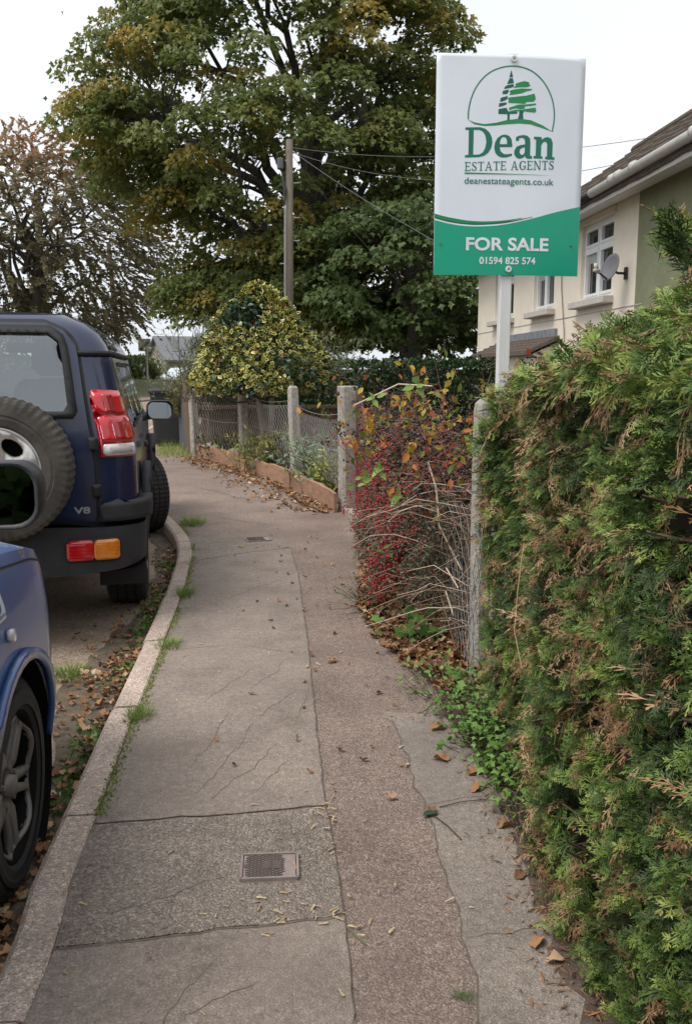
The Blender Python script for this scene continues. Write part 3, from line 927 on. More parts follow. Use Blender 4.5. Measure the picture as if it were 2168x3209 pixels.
def chainlink(P, Q, z0, z1, pitch, rad, sag=0.0, bulge=0.0, seed=0):
    P, Q = np.array(P, float), np.array(Q, float)
    L = np.linalg.norm(Q - P); d = (Q - P) / L; nrm = np.array([-d[1], d[0]])
    nc = int(L / pitch); dz = pitch * 1.25; nr = int((z1 - z0) / dz)
    r = np.random.default_rng(seed)
    segs = []
    ph = r.uniform(0, 6, 4)
    def pt(s, z, side):
        t = s / L
        zz = z - sag * math.sin(math.pi * t) * (z - z0) / (z1 - z0)
        b = bulge * math.sin(math.pi * t) * math.sin(3 * z + ph[0]) + .012 * math.sin(9 * t + 5 * z + ph[1])
        xy = P + d * (s + .008 * math.sin(7 * z + 20 * t + ph[2])) + nrm * (b + side)
        return (xy[0], xy[1], zz)
    for i in range(nc + 1):
        for k in range(nr):
            sa = (i + (.36 if (k + i) % 2 else -.36)) * pitch; sb = (i + (.36 if (k + i + 1) % 2 else -.36)) * pitch
            sa = min(max(sa, 0), L); sb = min(max(sb, 0), L)
            segs.append((pt(sa, z0 + k * dz, .003 * (-1) ** k), pt(sb, z0 + (k + 1) * dz, .003 * (-1) ** (k + 1))))
    for z in (z1, (z0 + z1) / 2):
        for i in range(24):
            segs.append((pt(L * i / 24, z, 0), pt(L * (i + 1) / 24, z, 0)))
    V, F = wire(segs, rad)
    return Fol().raw(V, F, .5)

def conc_post(p, h, w, parent, lean=(0, 0), rz=0.0, round_top=True, name='concrete_post'):
    mb = MB(); vs = []; k = w * .12
    ring = [(-w / 2 + k, -w / 2), (w / 2 - k, -w / 2), (w / 2, -w / 2 + k), (w / 2, w / 2 - k), (w / 2 - k, w / 2), (-w / 2 + k, w / 2), (-w / 2, w / 2 - k), (-w / 2, -w / 2 + k)]
    c, s = math.cos(rz), math.sin(rz)
    zs = [(0, 1.0)] + [(h * q, 1.0 - .12 * q) for q in (.2, .4, .6, .8)] + ([(h - .05, .86), (h - .02, .8), (h, .5)] if round_top else [(h - .012, .9), (h, .84)])
    for z, q in zs:
        j = (random.uniform(-.003, .003), random.uniform(-.003, .003))
        for a, b_ in ring:
            x, y = a * q + j[0], b_ * q + j[1]
            vs.append((p[0] + x * c - y * s + lean[0] * z, p[1] + x * s + y * c + lean[1] * z, z))
    n = 8; fs = [(i * n + q, i * n + (q + 1) % n, i * n + n + (q + 1) % n, i * n + n + q) for i in range(len(zs) - 1) for q in range(n)]
    fs.append(tuple((len(zs) - 1) * n + q for q in range(n)))
    mb.add(vs, fs)
    return mb.build(name, m_conc, parent)

m_stone = M('garden_stone', (.27, .235, .185), .95, (.36, .32, .26), 12, bump=.8, bscale=40)
fence = thing('chain_link_fence', 'sagging chain-link fence on lichened concrete posts beside the curving path', 'fence')
FP = [(.04, 8.78), (-.61, 11.0), (-1.48, 13.05), (-2.48, 14.68)]
LN = [(-.02, .0), (-.035, 0), (-.03, 0), (-.03, 0)]
for i, p in enumerate(FP):
    conc_post(p, (1.24, 1.2, 1.21, 1.22)[i], (.19, .125, .125, .13)[i], fence, LN[i], R(20 + 6 * i), i > 0)
MB().bar((-2.56, 14.75, 0), (-2.63, 14.8, 1.36), .1, .09).build('timber_post', m_oldfence, fence)
BP = [(-.09, 8.66), (-.66, 10.68), (-1.49, 12.55), (-2.37, 14.2)]
for i in range(3):
    a, c = np.array(BP[i]), np.array(BP[i + 1]); d = unit((c - a)[None])[0]; a = a + d * .03; c = c - d * .03
    h = (.2, .2, .22)[i]
    n = 9; mb = MB(); nn = np.array([-d[1], d[0]]); vs = []
    for k in range(n + 1):
        p = a + (c - a) * k / n; hh = h + random.uniform(-.012, .012); o_ = random.uniform(-.006, .006)
        for side, z in ((-.016, -.02), (-.016, hh - .006), (-.010, hh), (.016, hh), (.016, -.02)):
            vs.append((p[0] - nn[0] * (side + o_), p[1] - nn[1] * (side + o_), z))
    fs = [(k * 5 + q, k * 5 + q + 1, k * 5 + 6 + q, k * 5 + 5 + q) for k in range(n) for q in range(4)] + [tuple(range(4, -1, -1)), tuple(n * 5 + q for q in range(5))]
    mb.add(vs, fs); mb.build('gravel_board', m_board, fence)
    p, q = FP[i], FP[i + 1]
    chainlink(p, q, .18, (.98, 1.04, 1.08)[i], .05, .0025, .07, .06, i).build('wire_mesh', m_wire, fence)
for nm, lb, p, s in (('boulder', 'flat pale stone lying on the gravel board by the far post', (-2.1, 13.95, .22), (.62, .26, .13)), ('boulder', 'rounded pale stone in the bed behind the fence', (-1.16, 12.0, .14), (.3, .24, .2)), ('boulder', 'small stone behind the gravel board beside the flat stone', (-1.62, 13.15, .22), (.3, .2, .12))):
    v, f = ICO; v = v.copy()
    V2 = []; F2 = []
    vv = [Vector(x) for x in v]; cache = {}
    def midp(i, j):
        k = (min(i, j), max(i, j))
        if k not in cache:
            vv.append(((vv[i] + vv[j]) / 2).normalized()); cache[k] = len(vv) - 1
        return cache[k]
    ff = []
    for a, b_, c in f:
        ab, bc, ca = midp(a, b_), midp(b_, c), midp(c, a); ff += [(a, ab, ca), (b_, bc, ab), (c, ca, bc), (ab, bc, ca)]
    sv = [(x.x * s[0] / 2 * (1 + .12 * math.sin(7 * x.y + 3 * x.z)), x.y * s[1] / 2 * (1 + .12 * math.sin(6 * x.x)), max(-.7, x.z) * s[2] / 2 * (1 + .15 * math.sin(5 * x.x + 4 * x.y))) for x in vv]
    mb = MB(); mb.add(sv, ff); o = mb.build(nm, m_stone, None, True); o.location = (p[0], p[1], p[2] - .02); o.rotation_euler = (0, 0, R(115)); tag(o, lb, 'stone')

gate = thing('wooden_gate', 'brown wooden garden gate with wavy top hung on the square concrete post', 'gate', (.13, 8.62, 0), 0)
ga = np.array([.0, 0.0]); gd = unit(np.array([[.62 - .13, 4.0 - 8.62]]))[0]
gx = lambda s, o_=0: (gd[0] * s - gd[1] * o_, gd[1] * s + gd[0] * o_)
MB().bar((*gx(.0), 0.03), (*gx(.0), 1.18), .07, .07).build('hanging_stile', m_gate, gate)
for k in range(8):
    s = .1 + k * .115; h = 1.1 - .09 * math.sin(k / 7 * math.pi) + .0
    mb = MB(); w = .1
    prof = [(-w / 2, .08), (w / 2, .08), (w / 2, h - .03), (w / 4, h), (-w / 4, h), (-w / 2, h - .03)]
    mb.prism(prof, lambda a, z: (*gx(s + a, -.011), z), lambda a, z: (*gx(s + a, .011), z)); mb.build('gate_board', m_gate, gate)
for z in (.25, .85): MB().bar((*gx(.03, .035), z), (*gx(.98, .035), z), .035, .09).build('rail', m_gate, gate)
sl = thing('threshold_slab', 'concrete threshold slab under the garden gate', 'slab')
mb = MB(); mb.prism([(-.02, 8.62), (.1, 8.05), (.6, 7.3), (.75, 7.6), (.25, 8.75)], lambda a, z: (a, z, -.02), lambda a, z: (a, z, .055)); mb.build('slab_stone', m_conc, sl)

nf = thing('chain_link_fence', 'near chain-link fence with twisted wire running from the round-topped post beside the hedge', 'fence')
conc_post((.645, 3.99), 1.27, .125, nf, (-.012, .0), R(6))
chainlink((.575, 3.97), (.2, 7.55), .02, .86, .052, .0016, .16, .09, 9).build('wire_mesh', m_oldwire, nf)
chainlink((.545, 3.6), (.575, 3.97), .02, .8, .05, .0015, .05, .02, 8).build('wire_mesh', m_oldwire, nf)

gf = thing('board_fence', 'short dark grey board fence next to the wheelie bin', 'fence')
A, B_ = np.array((-2.6, 14.8)), np.array((-3.0, 16.1))
for k in range(15):
    p = A + (B_ - A) * (k + .5) / 15; d = (B_ - A) / 15
    MB().bar((p[0] - d[0] * .46, p[1] - d[1] * .46, .5), (p[0] + d[0] * .46, p[1] + d[1] * .46, .5), .02, .96 + .012 * math.sin(k * 2.3)).build('board', m_greyfence, gf)
for z in (.2, .8): MB().bar((A[0] + .04, A[1] + .02, z), (B_[0] + .04, B_[1] + .02, z), .03, .07).build('rail', m_greyfence, gf)
wf = thing('timber_fence', 'low brown timber fence in the garden behind the holly trunk', 'fence')
for k in range(20):
    x = -2.35 + k * .11
    MB().bar((x, 15.0 + .2 * x, .38), (x + .1, 15.02 + .2 * x, .38), .02, .74).build('board', m_oldfence, wf)
MB().bar((-2.4, 14.46, .79), (-.1, 14.92, .79), .09, .05).build('rail', m_oldfence, wf)

# wheelie bin
m_bin = M('bin_plastic', (.022, .024, .03), .55, (.03, .032, .038), 7)
bn = thing('wheelie_bin', 'dark grey wheelie bin standing by the grey board fence', 'wheelie bin', (-3.3, 16.55, -.01), R(8))
mb = MB(); vs = []
for z, a, b_ in ((.06, .22, .25), (.12, .235, .265), (.6, .262, .305), (.95, .285, .34), (.965, .3, .355), (.99, .3, .355)):
    vs += [(x, y, z) for x, y in rrect(-a, a, -b_, b_, .05, 3)]
n = 16; fs = [(i * n + q, i * n + (q + 1) % n, i * n + n + (q + 1) % n, i * n + n + q) for i in range(5) for q in range(n)] + [tuple(range(n - 1, -1, -1)), tuple(80 + q for q in range(n))]
mb.add(vs, fs); mb.build('body', m_bin, bn)
mb = MB(); vs = []
for z, a, b_ in ((.992, .315, .375), (1.03, .32, .38), (1.06, .29, .34), (1.075, .2, .24)): vs += [(x, y, z) for x, y in rrect(-a, a, -b_, b_, .05, 3)]
mb.add(vs, [(i * n + q, i * n + (q + 1) % n, i * n + n + (q + 1) % n, i * n + n + q) for i in range(3) for q in range(n)] + [tuple(48 + q for q in range(n)), tuple(range(n - 1, -1, -1))]); mb.build('lid', m_bin, bn)
for s in (-1, 1): MB().lathe([(-.025, .02), (-.025, .1), (.025, .1), (.025, .02)], 20, 'x', (s * .24, .27, .1)).build('wheel', m_blackpl, bn)
MB().tube([(-.2, .36, .93), (-.2, .42, .95), (.2, .42, .95), (.2, .36, .93)], .015, 6).build('handle', m_bin, bn)

# national limit sign
m_signwhite = M('sign_grey_back', (.5, .52, .53), .5); m_signblack = M('sign_black', (.03, .03, .035), .5)
sg = thing('road_sign', 'square grey road sign with a black diagonal bar on a tall post', 'road sign', (-12.35, 55.6, .15), R(12))
MB().tube([(.1, 0, 0), (.1, 0, 3.0)], .06, 10).build('post', m_steel, sg)
sp = MB().box((0, -.08, 2.72), (.76, .03, .76), bev=.01).build('plate', m_signwhite, sg)
mb = MB(); mb.bar((-.24, -.1, 2.44), (.24, -.1, 2.92), .012, .15, up=(0, 0, 1)); mb.build('diagonal_bar', m_signblack, sp)
# ------------------------------------------------------------------ vehicles
def paint(name, col, col2, dust, rough=.22):
    m, t, b, o = nmat(name)
    tc = node(t, 'ShaderNodeTexCoord')
    n1 = node(t, 'ShaderNodeTexNoise', i_Scale=2.5, i_Detail=8, i_Roughness=.7)
    t.links.new(tc.outputs['Object'], n1.inputs['Vector'])
    r1 = ramp(t, [(.4, col), (.7, col2)])
    t.links.new(n1.outputs['Fac'], r1.inputs['Fac'])
    n2 = node(t, 'ShaderNodeTexNoise', i_Scale=60, i_Detail=5, i_Roughness=.8)
    t.links.new(tc.outputs['Object'], n2.inputs['Vector'])
    r2 = ramp(t, [(.52, (0, 0, 0)), (.8, (.5, .5, .5))])
    t.links.new(n2.outputs['Fac'], r2.inputs['Fac'])
    mx = node(t, 'ShaderNodeMixRGB'); mx.inputs['Color2'].default_value = (*dust, 1)
    t.links.new(r2.outputs[0], mx.inputs['Fac']); t.links.new(r1.outputs[0], mx.inputs['Color1'])
    t.links.new(mx.outputs[0], b.inputs['Base Color'])
    b.inputs['Roughness'].default_value = rough
    b.inputs['Specular IOR Level'].default_value = .5
    b.inputs['Coat Weight'].default_value = .6; b.inputs['Coat Roughness'].default_value = .08
    return m
m_navy = paint('navy_paint', (.010, .015, .048), (.013, .02, .06), (.06, .058, .055))
m_blue = paint('blue_paint', (.034, .088, .25), (.046, .108, .29), (.17, .165, .16), .3)
m_white = paint('white_paint', (.68, .69, .7), (.74, .75, .76), (.5, .5, .5))
m_trim = M('textured_trim', (.026, .027, .03), .68, (.036, .036, .039), 8, bump=.25, bscale=260, spec=.3, col3=(.055, .05, .045), scale3=2.5, lo3=.55, hi3=.85)
m_seal = M('rubber_seal', (.012, .012, .013), .7)
m_carglass = glassmat('tinted_glass', (.72, .78, .74), .16)
m_darkglass = glassmat('side_glass', (.12, .13, .13), .14)
m_rubber = M('tyre_rubber', (.014, .0135, .013), .8, (.024, .023, .021), 14, bump=.15, bscale=150, col3=(.042, .037, .032), scale3=5, lo3=.55, hi3=.85)
m_dustyrubber = M('dusty_tyre', (.035, .031, .027), .88, (.065, .057, .049), 10, bump=.2, bscale=120, col3=(.095, .082, .068), scale3=4, lo3=.5, hi3=.75)
m_silver = M('silver_alloy', (.66, .64, .61), .35, (.47, .45, .42), 5, metal=.55, col3=(.3, .26, .22), scale3=5, lo3=.6, hi3=.9)
m_grim = M('dark_alloy', (.15, .138, .13), .5, (.2, .185, .172), 9, metal=.25, col3=(.24, .2, .17), scale3=6, lo3=.5, hi3=.8)
m_redlens = M('red_lens', (.62, .006, .012), .15, (.5, .004, .01), 30, coat=1)
m_reddark = M('red_lens_deep', (.33, .004, .01), .2, (.42, .006, .012), 22, coat=1)
m_amber = M('amber_lens', (.75, .24, .01), .15, (.62, .17, .008), 30, coat=1)
m_clear = M('clear_lens', (.62, .6, .6), .15, (.5, .46, .46), 25, coat=1)
m_mirror = M('mirror_glass', (.55, .6, .62), .015, (.53, .58, .6), 2, metal=1)
m_darkmirror = M('dark_mirror_glass', (.08, .1, .115), .015, (.075, .095, .11), 2, metal=1)
m_inside = M('cabin_trim', (.16, .17, .165), .85, (.2, .21, .2), 9)
m_black = M('underbody', (.012, .012, .012), .95, spec=.05)
m_chrome = M('badge_metal', (.62, .62, .62), .3, metal=.7)
m_decal = M('decal_white', (.72, .74, .76), .4); m_decalb = M('decal_blue', (.04, .09, .35), .4)

class Shell:
    def __init__(s, w0, rr, rf, yr, yf, wz, rear=((0, 0), (3, 0)), crown=.03, front=((0, 0), (3, 0)), fcrown=.12):
        s.w0, s.rr, s.rf, s.yr, s.yf, s.crown, s.fcrown = w0, rr, rf, yr, yf, crown, fcrown
        s.wz = np.array(wz, float); s.rear = np.array(rear, float); s.front = np.array(front, float)
        s.a = w0 - rr; s.b = s.a + rr * math.pi / 2; s.c = s.b + (yf - rf) - (yr + rr); s.d = s.c + rf * math.pi / 2; s.e = s.d + w0 - rf
    def sy(s, y): return s.b + (y - (s.yr + s.rr))
    def w(s, z): return float(np.interp(z, s.wz[:, 0], s.wz[:, 1]))
    def __call__(s, q, z, off=0.0):
        sg = -1 if q < 0 else 1; q = abs(q)
        if q < s.a: x, y, nx, ny = q, s.yr, 0, -1
        elif q < s.b:
            t = (q - s.a) / s.rr; x, y, nx, ny = s.a + s.rr * math.sin(t), s.yr + s.rr - s.rr * math.cos(t), math.sin(t), -math.cos(t)
        elif q < s.c: x, y, nx, ny = s.w0, s.yr + s.rr + q - s.b, 1, 0
        elif q < s.d:
            t = (q - s.c) / s.rf; x, y, nx, ny = s.w0 - s.rf + s.rf * math.cos(t), s.yf - s.rf + s.rf * math.sin(t), math.cos(t), math.sin(t)
        else: x, y, nx, ny = max(0, s.w0 - s.rf - (q - s.d)), s.yf, 0, 1
        u = x / s.w0
        wr = min(1, max(0, 1 - (y - s.yr) / .7)); wf = min(1, max(0, 1 - (s.yf - y) / .7))
        Y = y + float(np.interp(z, s.rear[:, 0], s.rear[:, 1])) * wr * wr - float(np.interp(z, s.front[:, 0], s.front[:, 1])) * wf * wf
        Y += -s.crown * (1 - u * u) * (1 if y < s.yr + s.rr + .001 else 0) + s.fcrown * (1 - u * u) * (1 if y > s.yf - s.rf - .001 else 0)
        return (sg * (x * s.w(z) / s.w0 + nx * off), Y + ny * off, z)

def at(sh, off): return lambda q, z: sh(q, z, off)
def ribbon(name, sh, line, w, off, mat, parent, step=.04):
    L = []
    for i in range(len(line) - 1):
        a, b_ = np.array(line[i], float), np.array(line[i + 1], float); n = max(1, int(np.linalg.norm(b_ - a) / step))
        L += [a + (b_ - a) * k / n for k in range(n)]
    L.append(np.array(line[-1], float)); L = np.array(L); t = unit(np.gradient(L, axis=0)); n = np.stack([-t[:, 1], t[:, 0]], 1)
    k = len(L); mb = MB()
    mb.add([sh(*(p + m * w / 2), off) for p, m in zip(L, n)] + [sh(*(p - m * w / 2), off) for p, m in zip(L, n)], [(i, k + i, k + i + 1, i + 1) for i in range(k - 1)])
    return mb.build(name, mat, parent)

def wheel(parent, c, r, w, rim_r, side, style, tyre_mat, rim_mat, steer=0.0, axis='x'):
    root = bpy.data.objects.new('wheel', None); COL.objects.link(root); root.parent = parent; root.location = c
    root.rotation_euler = (0, 0, steer + (0 if axis == 'x' else R(-90)))
    s = side
    prof = [(-w * .42, rim_r), (-w * .5, rim_r + .035), (-w * .5, r - .07), (-w * .455, r - .022), (-w * .39, r - .003), (-w * .25, r), (-w * .24, r - .008), (-w * .2, r - .008), (-w * .19, r), (-w * .03, r), (-w * .02, r - .009),
            (w * .02, r - .009), (w * .03, r), (w * .19, r), (w * .2, r - .008), (w * .24, r - .008), (w * .25, r), (w * .39, r - .003), (w * .455, r - .022), (w * .5, r - .07), (w * .515, r - .085), (w * .5, rim_r + .06), (w * .515, rim_r + .045), (w * .49, rim_r + .015), (w * .44, rim_r - .002)]
    jag = [0, 0, 0, .006, .007, .007, 0, 0, .006, .006, 0, 0, .006, .006, 0, 0, .007, .008, .008, 0, 0, 0, 0, 0, 0]
    MB().lathe([(h * s, q) for h, q in prof], 112, 'x', jag=jag).build('tyre', tyre_mat, root)
    MB().lathe([(w * .44 * s, rim_r + .004), (w * .46 * s, rim_r - .006), (w * .40 * s, rim_r - .018), (w * .1 * s, rim_r - .035), (-w * .4 * s, rim_r - .02)], 56, 'x').build('rim_barrel', m_black if style == 'twin' else rim_mat, root, True)
    MB().lathe([(0, .0), (0, rim_r - .06)], 28, 'x').build('brake_disc', m_black, root)
    hol = []; RR = rim_r - .012
    if style == 'twin':
        for k in range(5):
            a0 = R(90 + 72 * k)
            def pol(rad, a): return (rad * math.cos(a), rad * math.sin(a))
            h = .5 * R(72)
            hol.append([pol(.3 * RR, a0 - .16), pol(.6 * RR, a0 - .37), pol(.94 * RR, a0 - .44), pol(.955 * RR, a0 - .2), pol(.96 * RR, a0), pol(.955 * RR, a0 + .2), pol(.94 * RR, a0 + .44), pol(.6 * RR, a0 + .37), pol(.3 * RR, a0 + .16)])
            a1 = a0 + h
            hol.append([pol(.44 * RR, a1 - .03), pol(.93 * RR, a1 - .075), pol(.95 * RR, a1), pol(.93 * RR, a1 + .075), pol(.44 * RR, a1 + .03)])
    else:
        for k in range(5):
            a0 = R(54 + 72 * k)
            hol.append([(RR * (.66 * math.cos(a0)) + RR * (.2 * math.cos(t) * math.cos(a0) - .27 * math.sin(t) * math.sin(a0) * (1 + .25 * math.cos(t))), RR * (.66 * math.sin(a0)) + RR * (.2 * math.cos(t) * math.sin(a0) + .27 * math.sin(t) * math.cos(a0) * (1 + .25 * math.cos(t)))) for t in np.linspace(0, 2 * math.pi, 14, endpoint=False)])
    out = [(RR * math.cos(t), RR * math.sin(t)) for t in np.linspace(0, 2 * math.pi, 48, endpoint=False)]
    def mp(y, z):
        q = math.hypot(y, z) / RR
        if style == 'twin':
            a = math.atan2(z, y); rid = .012 * math.cos(5 * (a - R(90))) * (1 if q > .3 else 0)
            return (s * (w * .40 - .03 * math.exp(-(q * 3.2) ** 2) - .012 * (1 - q) + rid * .8), y, z)
        a = math.atan2(z, y)
        return (s * (w * .40 + .012 - .07 * max(0, 1 - q) ** 1.5 + .014 * math.cos(5 * (a - R(18))) * (q > .25)), y, z)
    o = panel('rim_face', out, mp, rim_mat, root, hol, rim_r / 9); md = o.modifiers.new('solid', 'SOLIDIFY'); md.thickness = .022; md.offset = -s
    MB().lathe([(s * (w * .40 - .02), .035), (s * (w * .40 + .002), .03), (s * (w * .40 + .006), .0)], 20, 'x').build('hub_cap', rim_mat, root, True)
    for k in range(5):
        a = R(18 + 72 * k); q = .058
        MB().lathe([(s * (w * .40 - .05), .011), (s * (w * .40 - .01), .010), (s * (w * .40 - .008), 0)], 8, 'x', (0, q * math.cos(a), q * math.sin(a))).build('wheel_nut', rim_mat, root)
    return root

def mirror_unit(parent, c, w, h, sgn, tilt, yaw, body_mat, glass=None):
    """door mirror: shell that domes forwards, glass facing back"""
    root = bpy.data.objects.new('door_mirror', None); COL.objects.link(root); root.parent = parent; root.location = c
    mb = MB(); vs = []; n = 24; rings = [(-.004, .97), (0.0, 1.0), (.03, 1.03), (.07, .98), (.11, .84), (.14, .6), (.15, .3)]
    for y, k in rings: vs += [(a * k, y, b_ * k) for a, b_ in rrect(-w / 2, w / 2, -h / 2, h / 2, h * .36, 5)]
    fs = [(i * n + q, i * n + (q + 1) % n, i * n + n + (q + 1) % n, i * n + n + q) for i in range(len(rings) - 1) for q in range(n)] + [tuple((len(rings) - 1) * n + q for q in range(n))]
    mb.add(vs, fs)
    a_in = [(p[0] * .9, -.004, p[1] * .88) for p in rrect(-w / 2, w / 2, -h / 2, h / 2, h * .36, 5)]
    b_in = [(p[0] * .88, .012, p[1] * .86) for p in rrect(-w / 2, w / 2, -h / 2, h / 2, h * .36, 5)]
    o_ = [(p[0] * .97, -.004, p[1] * .97) for p in rrect(-w / 2, w / 2, -h / 2, h / 2, h * .36, 5)]
    mb.add(o_ + a_in + b_in, [(q, (q + 1) % n, n + (q + 1) % n, n + q) for q in range(n)] + [(n + q, n + (q + 1) % n, 2 * n + (q + 1) % n, 2 * n + q) for q in range(n)])
    mb.build('mirror_housing', body_mat, root, True)
    gl = MB().add([(p[0] * .9, 0, p[1] * .88) for p in rrect(-w / 2, w / 2, -h / 2, h / 2, h * .34, 5)], [tuple(range(n))]).build('mirror_glass', glass or m_mirror, root)
    gl.location = (0, .008, 0); gl.rotation_euler = (tilt, 0, yaw)
    MB().tube([(-sgn * w * .38, .06, -h * .3), (-sgn * (w * .62), .05, -h * .42), (-sgn * (w * .85), .05, -h * .45)], [h * .2, h * .17, h * .2], 10).build('mirror_arm', body_mat, root, True)
    return root

def seat(parent, x, y, z, wid=.5):
    mb = MB(); mb.box((x, y, z + .1), (wid, .5, .18), bev=.06); mb.box((x, y - .26, z + .48), (wid, .14, .68), bev=.06)
    mb.build('seat', m_inside, parent)
    MB().box((x, y - .28, z + .95), (.27, .11, .22), bev=.05).build('headrest', m_inside, parent)

# ---- the dark navy off-roader
VD = R(11.4)
suv = thing('off_roader', 'dark navy off-roader with spare wheel on its back door, parked against the kerb', 'car', (-2.185, 5.52, -.10), VD)
sh = Shell(.885, .17, .3, -.93, 3.42,
           [(.3, .84), (.5, .87), (.72, .888), (1.0, .886), (1.15, .872), (1.35, .822), (1.58, .768), (1.62, .755), (1.68, .722), (1.73, .675), (1.77, .61), (1.795, .53)],
           rear=[(0, 0), (1.1, 0), (1.35, .025), (1.58, .075), (1.70, .12), (1.76, .18), (1.795, .26)], crown=.035, fcrown=.06)
yA = 2.05
ya = lambda y: sh.sy(y)
def arch(cy, cz, r, z0, n=12):
    a0 = math.asin(max(-1, min(1, (z0 - cz) / r)))
    return [(ya(cy) + r * math.cos(a), cz + r * math.sin(a)) for a in np.linspace(math.pi - a0, a0, n)]
WZ = .37; zb = .48
half = [(0, zb + .16), (ya(-.6), zb + .1)] + arch(0, WZ, .46, zb + .02) + [(ya(.6), zb - .03), (ya(1.9), zb - .03)] + arch(2.54, WZ, .46, zb) + [(sh.d, zb), (sh.e - .01, zb)]
top = [(sh.e - .01, 1.0), (sh.d, 1.06), (ya(3.1), 1.09), (ya(yA + .02), 1.13), (ya(1.42), 1.70), (ya(1.35), 1.795)]
right = half + top
outline = right + [(-q, z) for q, z in right[::-1]][:-1]
def rr4(s0, s1, z0, z1, r=.06): return rrect(s0, s1, z0, z1, r, 4)
RW = [(-.56, 1.265), (.575, 1.265), (.605, 1.3), (.63, 1.66), (.585, 1.705), (-.56, 1.705), (-.6, 1.66), (-.585, 1.3)]
qw = [(ya(-.42), 1.17), (ya(.12), 1.17), (ya(.12), 1.53), (ya(-.36), 1.53)]
rd = [(ya(.2), 1.17), (ya(.95), 1.17), (ya(.93), 1.53), (ya(.2), 1.53)]
fd = [(ya(1.07), 1.17), (ya(1.95), 1.17), (ya(1.58), 1.53), (ya(1.05), 1.53)]
al = [(ya(-.62), 1.625), (ya(.25), 1.625), (ya(.18), 1.715), (ya(-.55), 1.715)]
mir = lambda P: [(-q, z) for q, z in P]
hol = [RW] + [w for w in (qw, rd, fd, al)] + [mir(w) for w in (qw, rd, fd, al)]
panel('body', outline, at(sh, 0), m_navy, suv, hol, .055)
plan = [sh(q, 1.795)[:2] for q in np.linspace(-ya(1.35), ya(1.35), 90)]
panel('roof', plan, lambda x, y: (x, y, 1.795 + .012 * (1 - (x / .6) ** 2)), m_navy, suv, step=.12)
for nm, P in (('window', qw), ('window', rd), ('window', fd), ('roof_window', al)):
    for Q in (P, mir(P)): panel(nm, Q, at(sh, -.008), m_darkglass, suv, step=.08)
for sg in (1, -1):
    for P in (qw, rd, fd, al):
        P2 = P if sg == 1 else mir(P)
        ribbon('window_seal', sh, P2 + [P2[0]], .025, .004, m_seal, suv)
    for y in (.16, 1.01): ribbon('door_gap', sh, [(sg * ya(y), .5), (sg * ya(y), 1.55)], .012, .002, m_seal, suv)
    ribbon('door_gap', sh, [(sg * ya(2.0), .5), (sg * ya(2.02), 1.13)], .012, .002, m_seal, suv)
    for y in (.35, 1.17):
        o = panel('door_handle', rr4(sg * ya(y) - .07, sg * ya(y) + .07, .985, 1.02, .014), at(sh, .03), m_trim, suv, step=.05, thick=.02)
    o = MB().tube([sh(sg * q, 1.585, .012) for q in np.linspace(.70, ya(1.45), 50)], .014, 6); o.build('roof_gutter', m_navy if False else m_seal, suv)
    ar = lambda cy: [(sg * (ya(cy) + .55 * math.cos(a)), max(.40, WZ + .55 * math.sin(a))) for a in np.linspace(math.pi, 0, 16)] + [(sg * (ya(cy) + .452 * math.cos(a)), max(.40, WZ + .452 * math.sin(a))) for a in np.linspace(0, math.pi, 16)]
    for cy in (0, 2.54): panel('arch_flare', ar(cy), at(sh, .035), m_trim, suv, step=.05, thick=.05)
    panel('side_trim', rr4(sg * ya(1.27) - .72, sg * ya(1.27) + .72, .47, .60, .03), at(sh, .018), m_trim, suv, step=.08, thick=.03)
# windscreen, bonnet, front
mb = MB()
gx_ = [(-.74, yA, 1.125), (.74, yA, 1.125), (.6, 1.38, 1.775), (-.6, 1.38, 1.775)]
mb.add(gx_, [(0, 1, 2, 3)]); mb.build('windscreen', m_carglass, suv)
hp = [sh(q, 1.10)[:2] for q in np.linspace(ya(yA - .02), sh.e, 24)]
hp = hp + [(-x, y) for x, y in hp[::-1]]
panel('bonnet', hp, lambda x, y: (x, y, 1.135 - .055 * max(0, (y - 2.0) / 1.4) ** 2 + .02 * (1 - (x / .88) ** 2)), m_navy, suv, step=.12)
mb = MB(); mb.box((0, 3.5, .55), (1.7, .2, .25), bev=.06); mb.build('front_bumper', m_trim, suv)
for sg in (1, -1): MB().box((sg * .62, 3.46, .86), (.3, .06, .18), bev=.02).build('headlight', m_clear, suv)
MB().box((0, 3.47, .86), (.86, .05, .16), bev=.02).build('grille', m_seal, suv)
MB().box((0, 1.25, .58), (1.62, 4.1, .1)).build('underbody', m_black, suv)
mb = MB(); mb.box((0, .0, .38), (1.3, .16, .16), bev=.05); mb.box((0, -.3, .47), (1.4, .9, .06)); mb.tube([(.3, -.95, .4), (.35, .5, .4)], .06, 8); mb.build('rear_axle', m_black, suv)
# rear door with seal, window, spare
dr = [(-.62, .67), (.655, .67), (.672, .72), (.668, 1.2), (.70, 1.62), (.675, 1.70), (.60, 1.745), (-.60, 1.745), (-.66, 1.70), (-.66, .72)]
drs = [(q + (.02 if q > 0 else -.02), z + (.02 if z > 1.2 else -.004)) for q, z in dr]
panel('door_seal', drs, at(sh, .004), m_seal, suv, [RW], .06)
door = panel('rear_door', dr, at(sh, .014), m_navy, suv, [RW], .06)
cx_, cz_ = .02, 1.48
RWo = [(cx_ + (q - cx_) * 1.045, cz_ + (z - cz_) * 1.1) for q, z in RW]; RWi = [(cx_ + (q - cx_) * .965, cz_ + (z - cz_) * .92) for q, z in RW]
panel('rear_window_seal', RWo, at(sh, .024), m_seal, door, [RWi], .06, thick=.012)
panel('rear_window', RW, at(sh, .010), m_carglass, door, step=.08)
